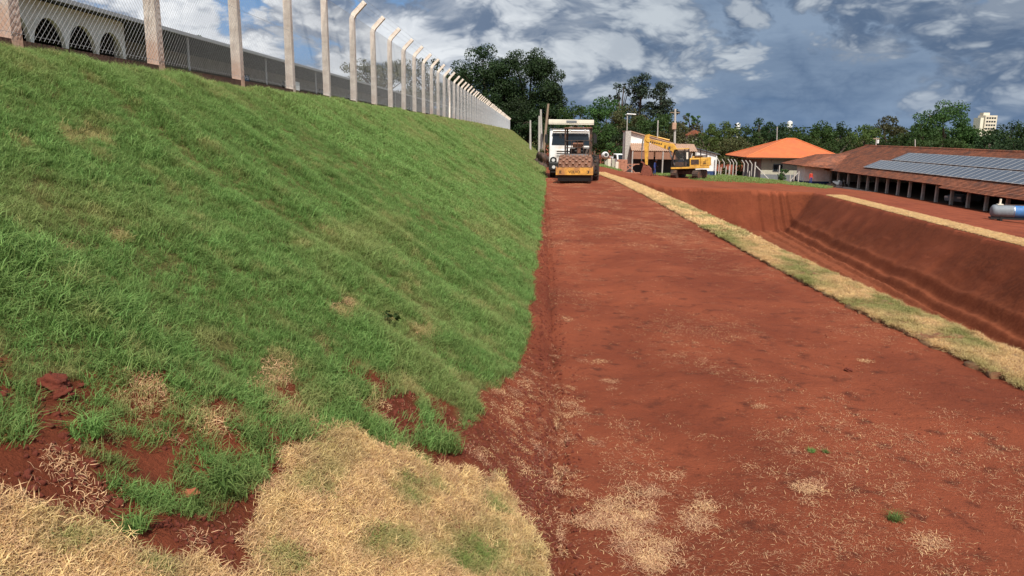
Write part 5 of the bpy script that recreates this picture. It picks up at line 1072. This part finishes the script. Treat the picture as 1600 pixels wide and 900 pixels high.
    for k in range(4): t = MB(); t.box((-4.83, -.33 + .30 * k, .02), (.3, .1, .06), (0, R(10), 0)); t.build('tooth', 'steel', b)
excavator()

# ------------------------------------------------------------------ people
def person(px, py, Y, H, joints, lab, top, bottom, rz, name='person', loc=None, hat=None):
    """joints: side-to-side x, front y (-Y is forward), z as fractions of height"""
    if loc is None: p = atY(px, py, Y); loc = (p[0], Y, tz(p[0], Y))
    J = dict(pel=(0, 0, .52), wst=(0, 0, .60), chs=(0, -.005, .73), nck=(0, -.005, .835), hd0=(0, -.015, .87), hd1=(0, -.025, .93), hd2=(0, -.01, .985),
             shl=(.105, 0, .805), ell=(.135, .01, .625), wrl=(.14, -.05, .48), hal=(.14, -.065, .43), shr=(-.105, 0, .805), elr=(-.135, .01, .625), wrr=(-.14, -.05, .48), har=(-.14, -.065, .43),
             hpl=(.055, 0, .50), knl=(.06, -.01, .275), anl=(.065, .01, .045), tol=(.07, -.085, .018), hpr=(-.055, 0, .50), knr=(-.06, -.01, .275), anr=(-.065, .01, .045), tor=(-.07, -.085, .018)); J.update(joints)
    rad = dict(pel=.075, wst=.066, chs=.082, nck=.030, hd0=.034, hd1=.047, hd2=.034, shl=.038, ell=.028, wrl=.019, hal=.02, shr=.038, elr=.028, wrr=.019, har=.02, hpl=.055, knl=.037, anl=.025, tol=.022, hpr=.055, knr=.037, anr=.025, tor=.022)
    E = [('pel', 'wst'), ('wst', 'chs'), ('chs', 'nck'), ('nck', 'hd0'), ('hd0', 'hd1'), ('hd1', 'hd2'), ('chs', 'shl'), ('shl', 'ell'), ('ell', 'wrl'), ('wrl', 'hal'), ('chs', 'shr'), ('shr', 'elr'), ('elr', 'wrr'), ('wrr', 'har'), ('pel', 'hpl'), ('hpl', 'knl'), ('knl', 'anl'), ('anl', 'tol'), ('pel', 'hpr'), ('hpr', 'knr'), ('knr', 'anr'), ('anr', 'tor')]
    K = list(J); me = bpy.data.meshes.new('sk'); me.from_pydata([tuple(c * H for c in J[k]) for k in K], [(K.index(a), K.index(b)) for a, b in E], []); o = link('sk', me)
    sk = o.modifiers.new('skin', 'SKIN'); 
    for i, k in enumerate(K): d = me.skin_vertices[0].data[i]; d.radius = (rad[k] * H * (1.25 if k in ('chs', 'wst', 'pel') else 1), rad[k] * H * (.85 if k in ('chs', 'wst', 'pel') else 1)); d.use_root = (k == 'pel')
    ss = o.modifiers.new('sub', 'SUBSURF'); ss.levels = 2; ss.render_levels = 2
    dg = bpy.context.evaluated_depsgraph_get(); m2 = bpy.data.meshes.new_from_object(o.evaluated_get(dg)); bpy.data.objects.remove(o)
    m2.materials.clear()
    for m in ('skin', top, bottom, 'boots'): m2.materials.append(MATS[m])
    JV = {k: Vector(J[k]) * H for k in K}; owner = {**{k: 1 for k in ('wst', 'chs', 'shl', 'ell', 'shr', 'elr', 'wrl', 'wrr')}, **{k: 2 for k in ('pel', 'hpl', 'knl', 'hpr', 'knr')}, **{k: 3 for k in ('anl', 'anr', 'tol', 'tor')}, **{k: 0 for k in ('nck', 'hd0', 'hd1', 'hd2', 'hal', 'har')}}
    for f in m2.polygons:
        k = min(K, key=lambda q: (JV[q] - f.center).length / (1.4 if q in ('chs', 'wst', 'knl', 'knr') else 1)); f.material_index = owner[k]; f.use_smooth = True
    root = thing(name, lab, 'person', loc, (0, 0, rz)); link('body', m2, root)
    hp = JV['hd2']; h = MB(); c = (hp.x, hp.y, 0)
    if hat: h.lathe([(.01, hp.z + .055 * H * .6), (.04 * H, hp.z + .03 * H), (.055 * H, hp.z - .012 * H), (.075 * H, hp.z - .02 * H), (.05 * H, hp.z - .024 * H)], 'Z', c, 16); h.build('hat', hat, root, True)
    else: h.lathe([(.01, hp.z + .036 * H), (.035 * H, hp.z + .022 * H), (.047 * H, hp.z - .02 * H), (.044 * H, hp.z - .05 * H)], 'Z', (hp.x, hp.y + .01 * H, 0), 16); h.build('hair', 'boots', root, True)
    fz = JV['hd1']
    fc = MB(); fc.box((fz.x, fz.y - .05 * H, fz.z - .003 * H), (.014 * H, .02 * H, .022 * H), taper=.6); fc.build('nose', 'skin', root)
    ey = MB()
    for s in (-1, 1): ey.box((fz.x + s * .018 * H, fz.y - .045 * H, fz.z + .008 * H), (.011 * H, .008 * H, .006 * H))
    ey.build('eyes', 'boots', root)
    hn = MB()                                                   # fingers and thumb
    for s, k, wk in ((1, 'hal', 'wrl'), (-1, 'har', 'wrr')):
        d = (JV[k] - JV[wk]).normalized(); side = d.orthogonal().normalized()
        for q in range(4): a = JV[k] + side * (q - 1.5) * .011 * H; e = a + d * (.032 + .006 * (q in (1, 2))) * H; hn.tube([a, a.lerp(e, .5) + Vector((0, -.003 * H, 0)), e + Vector((0, -.008 * H, 0))], [.0052 * H, .005 * H, .0038 * H], 6)
        a = JV[k] - d * .012 * H - side * .018 * H; hn.tube([a, a - side * .016 * H + d * .012 * H, a - side * .018 * H + d * .03 * H], [.006 * H, .0055 * H, .004 * H], 6)
    hn.build('fingers', 'skin', root); return root
person(1022, 275, 84.5, 1.74, dict(chs=(0, -.035, .72), nck=(0, -.06, .82), hd0=(0, -.08, .855), hd1=(0, -.095, .915), hd2=(0, -.09, .965), shl=(.105, -.035, .79), shr=(-.105, -.035, .79), ell=(.14, -.05, .62), wrl=(.11, -.13, .56), hal=(.09, -.17, .55), elr=(-.145, -.01, .61), wrr=(-.15, -.05, .47), har=(-.15, -.065, .42), knl=(.065, -.04, .27), anl=(.07, -.03, .045), tol=(.075, -.12, .018), anr=(-.06, .05, .045), tor=(-.065, -.04, .018)), 'person in blue work clothes standing beside the excavator bucket', 'blue_cloth', 'blue_cloth', R(65), hat='slate_wall')
person(1266, 289, 97.0, 1.7, {}, 'person in red top and blue trousers beside the white annex', 'red_cloth', 'blue_cloth', R(20))
def operator():
    ex = bpy.data.objects['excavator']; base = ex.location
    person(0, 0, 0, 1.7, dict(knl=(.09, -.26, .50), anl=(.09, -.30, .27), tol=(.09, -.38, .25), knr=(-.09, -.26, .50), anr=(-.09, -.30, .27), tor=(-.09, -.38, .25), ell=(.15, -.03, .64), wrl=(.15, -.17, .63), hal=(.15, -.22, .63), elr=(-.15, -.03, .64), wrr=(-.15, -.17, .63), har=(-.15, -.22, .63)), 'person in pale shirt seated at the excavator controls', 'white_paint', 'blue_cloth', R(-102), loc=(base.x - .78, base.y - .55, base.z + .92))
operator()

# ------------------------------------------------------------------ small site things
def mixer():
    Y = 86; p = atY(945, 256, Y); z = tz(p[0], Y); root = thing('cement_mixer', 'small white cement mixer with its drum mouth facing the camera', 'cement mixer', (p[0], Y, z), (0, 0, R(8))); zc = atY(945, 243, Y)[2] - z
    d = MB(); d.lathe([(.20, -.45), (.24, -.46), (.40, -.12), (.42, .1), (.28, .42), (.05, .46)], 'Y', (0, 0, 0), 24); dr = d.build('drum', 'white_paint', root, True); dr.location = (0, 0, zc); dr.rotation_euler = (R(-12), 0, 0)
    m = MB(); m.cyl((0, -.468, 0), (0, -.45, 0), .195, n=20); m.build('mouth', 'black_metal', dr); g = MB(); g.lathe([(.425, -.04), (.45, -.03), (.45, .03), (.425, .04)], 'Y', n=28); g.build('ring_gear', 'dusty_dark', dr)  # black disc closes the drum, painted shade for its hollow
    f = MB()
    for s in (-1, 1): f.tube([(s * .55, -.4, 0), (s * .45, 0, zc), (s * .55, .5, 0)], .035, 6)
    f.box((0, .4, .35), (1.0, .06, .06)); f.build('stand', 'rust_red', root); e = MB(); e.box((.5, .2, zc * .6), (.3, .4, .4)); e.build('motor_box', 'beam_yellow', root, bevel=.03)
    for s in (-1, 1): wheel(root, (s * .6, .5, .2), .2, .08, 'X', 16)
mixer()
def van():
    Y = 112; p = atY(975, 252, Y); z = tz(p[0], Y); root = thing('pickup_truck', 'small white truck half hidden left of the workshop', 'truck', (p[0], Y, z), (0, 0, R(18)))
    b = MB(); b.prism([(-.1, .5), (-.12, 1.25), (.35, 1.45), (.75, 2.25), (2.0, 2.3), (2.05, .5)], -.85, .85, 'X'); b.build('cab', 'white_vehicle', root, bevel=.08); c = MB(); c.box((0, 3.6, 1.3), (1.8, 3.0, .9)); c.build('bed', 'white_vehicle', root, bevel=.03)
    g = MB(); g.add([(-.72, .36, 1.5), (.72, .36, 1.5), (.66, .68, 2.12), (-.66, .68, 2.12)], [(0, 1, 2, 3)]); o = g.build('windscreen', 'glass_dark', root); s_ = o.modifiers.new('thickness', 'SOLIDIFY'); s_.thickness = .05; s_.offset = 1
    for s in (-1, 1):
        w_ = MB(); w_.box((s * .86, 1.3, 1.85), (.03, .8, .5)); w_.build('side_window', 'glass_dark', root); h = MB(); h.box((s * .62, -.12, .95), (.3, .05, .2)); h.build('headlight', 'lamp_glass', root)
        for yy in (.7, 4.2): wheel(root, (s * .78, yy, .36), .36, .24, 'X', 18)
    bp = MB(); bp.box((0, -.14, .6), (1.7, .12, .25)); bp.build('bumper', 'black_metal', root, bevel=.03); gr = MB(); gr.box((0, -.125, .97), (.8, .03, .2)); gr.build('grille', 'black_metal', root)
van()
def bricks():
    Y = 94; p = atY(972, 258, Y); root = thing('brick_stack', 'pinkish brick stack left of the workshop', 'bricks', (p[0], Y, tz(p[0], Y))); m = MB(); m.box((0, 0, 0), (.38, .18, .185)); me = m.mesh('brick', 'brick')
    for k in range(7):
        for i in range(3):
            for j in range(3):
                o = link('brick', me, root); o.location = ((i - 1) * .395 + rng.normal(0, .012), (j - 1) * .2 + rng.normal(0, .01), .09 + k * .19); o.rotation_euler = (0, 0, rng.normal(0, .03))
    s = atY(985, 262, 80); r2 = thing('saw_horse', 'wooden trestle with crossed legs in front of the workshop', 'trestle', (s[0], 80, tz(s[0], 80)))
    for a, b in (((-.9, 0, 0), (.5, 0, .95)), ((.6, 0, 0), (-.4, 0, .95)), ((-1.2, 0, .05), (1.0, 0, .1)), ((-.5, 0, .92), (.9, 0, .96))): q = MB(); q.cyl(a, b, .055, n=4); q.build('timber', 'brick', r2)
    # barrier rail and boards by the mixer
    for k, (a, Y, h) in enumerate(((952, 84, .9), (958, 85, 1.0), (964, 84, .8), (947, 86, .9))):
        s = atY(a, 255, Y); q = MB(); q.box((0, 0, h / 2), (.34, .12, h), (R(6), 0, R(5 * k)), .92); o = q.build('leaning_board', 'beige_wall' if k % 2 else 'cream_paint', None, bevel=.02); o.location = (s[0], Y, tz(s[0], Y)); tag(o, ['pale board standing upright right of the mixer drum', 'pale board second right of the mixer', 'pale board third right of the mixer, by the bricks', 'pale board right behind the mixer'][k], 'board')
    # heap of soil at the left of the truck
    s = atY(847, 243, 70); me = clod_mesh(88); me.polygons.foreach_set('use_smooth', [True] * len(me.polygons)); me.materials[0] = MATS['dusty_dark']; o = link('soil_heap', me); o.location = (s[0] + .1, 70, tz(s[0], 70) + .3); o.scale = (.6, 1.0, 1.3); tag(o, 'brown earth heap between the slope end and the truck', 'soil heap')
bricks()
def tank_trailer():
    a = atZ(1545, 349, -3.35); x = a[0]; z = tz(x, a[1]); root = thing('tank_trailer', 'long grey and blue water tank standing before the barn', 'tank', (x, a[1], z), (0, 0, R(-14))); r = .43; zc = .14 + r
    t = MB(); t.lathe([(.03, 0), (r * .7, .03), (r * .95, .12), (r, .22), (r, 1.25)], 'X', (0, 0, zc), 26); t.build('tank_end', 'tank_grey', root, True); u = MB(); u.lathe([(r, 1.25), (r, 4.9), (r * .95, 5.0), (.03, 5.1)], 'X', (0, 0, zc), 26); u.build('tank_body', 'tank_blue', root, True)
    v = MB(); v.cyl((.5, 0, zc + r - .03), (.5, 0, zc + r + .38), .07, n=12); v.box((.5, 0, zc + r + .02), (.34, .34, .06)); v.build('filler_pipe', 'cream_paint', root); rl = MB(); rl.box((1.2, 0, zc + r + .01), (1.6, .25, .03)); rl.build('walkway', 'dusty_dark', root)
    c = MB(); c.box((2.4, 0, .12), (4.8, .6, .12)); c.build('chassis', 'black_metal', root)
    for xx in (.6, 4.4): s = MB(); s.box((xx, 0, .05), (.14, .7, .30)); s.build('leg', 'black_metal', root)
    for k in range(3): b = MB(); b.lathe([(r + .004, -.03), (r + .012, -.03), (r + .012, .03), (r + .004, .03)], 'X', (1.3 + k * 1.3, 0, zc), 26); b.build('band', 'steel', root)
tank_trailer()
def parked_car():
    p = atX(1522, 322, 39.8); y = p[1]; root = thing('parked_car', 'dark car parked in the barn shade behind the columns', 'car', (39.0, y, -3.74), (0, 0, R(-60))); b = MB(); b.prism([(-2.0, .3), (-2.05, .75), (-1.2, .92), (-.55, 1.42), (.8, 1.46), (1.5, .98), (2.0, .9), (2.05, .3)], -.82, .82, 'X'); b.build('body', 'tank_grey', root, bevel=.07)
    g = MB(); g.add([(-.7, -1.16, .96), (.7, -1.16, .96), (.62, -.58, 1.38), (-.62, -.58, 1.38)], [(0, 1, 2, 3)]); o = g.build('windscreen', 'glass_dark', root); s_ = o.modifiers.new('thickness', 'SOLIDIFY'); s_.thickness = .05; s_.offset = 1
    for s in (-1, 1):
        h = MB(); h.box((s * .6, -2.04, .68), (.32, .05, .14)); h.build('headlight', 'lamp_glass', root)
        for yy in (-1.25, 1.3): wheel(root, (s * .76, yy, .31), .31, .2, 'X', 18)
parked_car()
def motorcycle():
    p = atX(1320, 293, 36.6); root = thing('motorcycle', 'dark motorcycle parked at the barn front near the annex', 'motorcycle', (35.9, p[1], tz(35.9, p[1])), (0, 0, R(70)))
    for yy in (-.65, .65): wheel(root, (0, yy, .31), .31, .1, 'X', 18, 'black_metal')
    b = MB(); b.prism([(-.35, .35), (-.3, .85), (.1, .95), (.25, .75), (.75, .8), (.8, .7), (.35, .4)], -.13, .13, 'X'); b.build('body', 'tank_grey', root, bevel=.04); f = MB()
    for s in (-1, 1): f.cyl((s * .08, -.65, .31), (s * .06, -.4, 1.0), .025, n=6)
    f.cyl((-.36, -.36, 1.05), (.36, -.36, 1.05), .02, n=6); f.build('fork', 'steel', root); s = MB(); s.box((0, .35, .84), (.24, .7, .09)); s.build('seat', 'black_metal', root, bevel=.03); h = MB(); h.cyl((0, -.52, .9), (0, -.42, .9), .09, n=12); h.build('headlight', 'lamp_glass', root)
motorcycle()

def weed():
    p = on_ground(606, 506); r = np.random.default_rng(4); root = thing('weed', 'small broad-leaved dark weed growing in the turf of the slope', 'weed', (p[0], p[1], tz(p[0], p[1]))); root.scale = (.7, .7, .7)
    C = np.array([(r.uniform(-.10, .10), r.uniform(-.10, .10), r.uniform(.05, .11)) for k in range(9)]); V, Fc = leaf_quads(C, np.full(9, .03), np.full(9, 5), .055, r, .4, 1.2); crown_obj('leaves', V, Fc, 'leaf_mid', root)
    s = MB()
    for c in C: s.tube([(0, 0, -.01), (c[0] * .5, c[1] * .5, c[2] * .7), tuple(c)], .0022, 5)
    s.build('stems', 'leaf_mid', root)
weed()
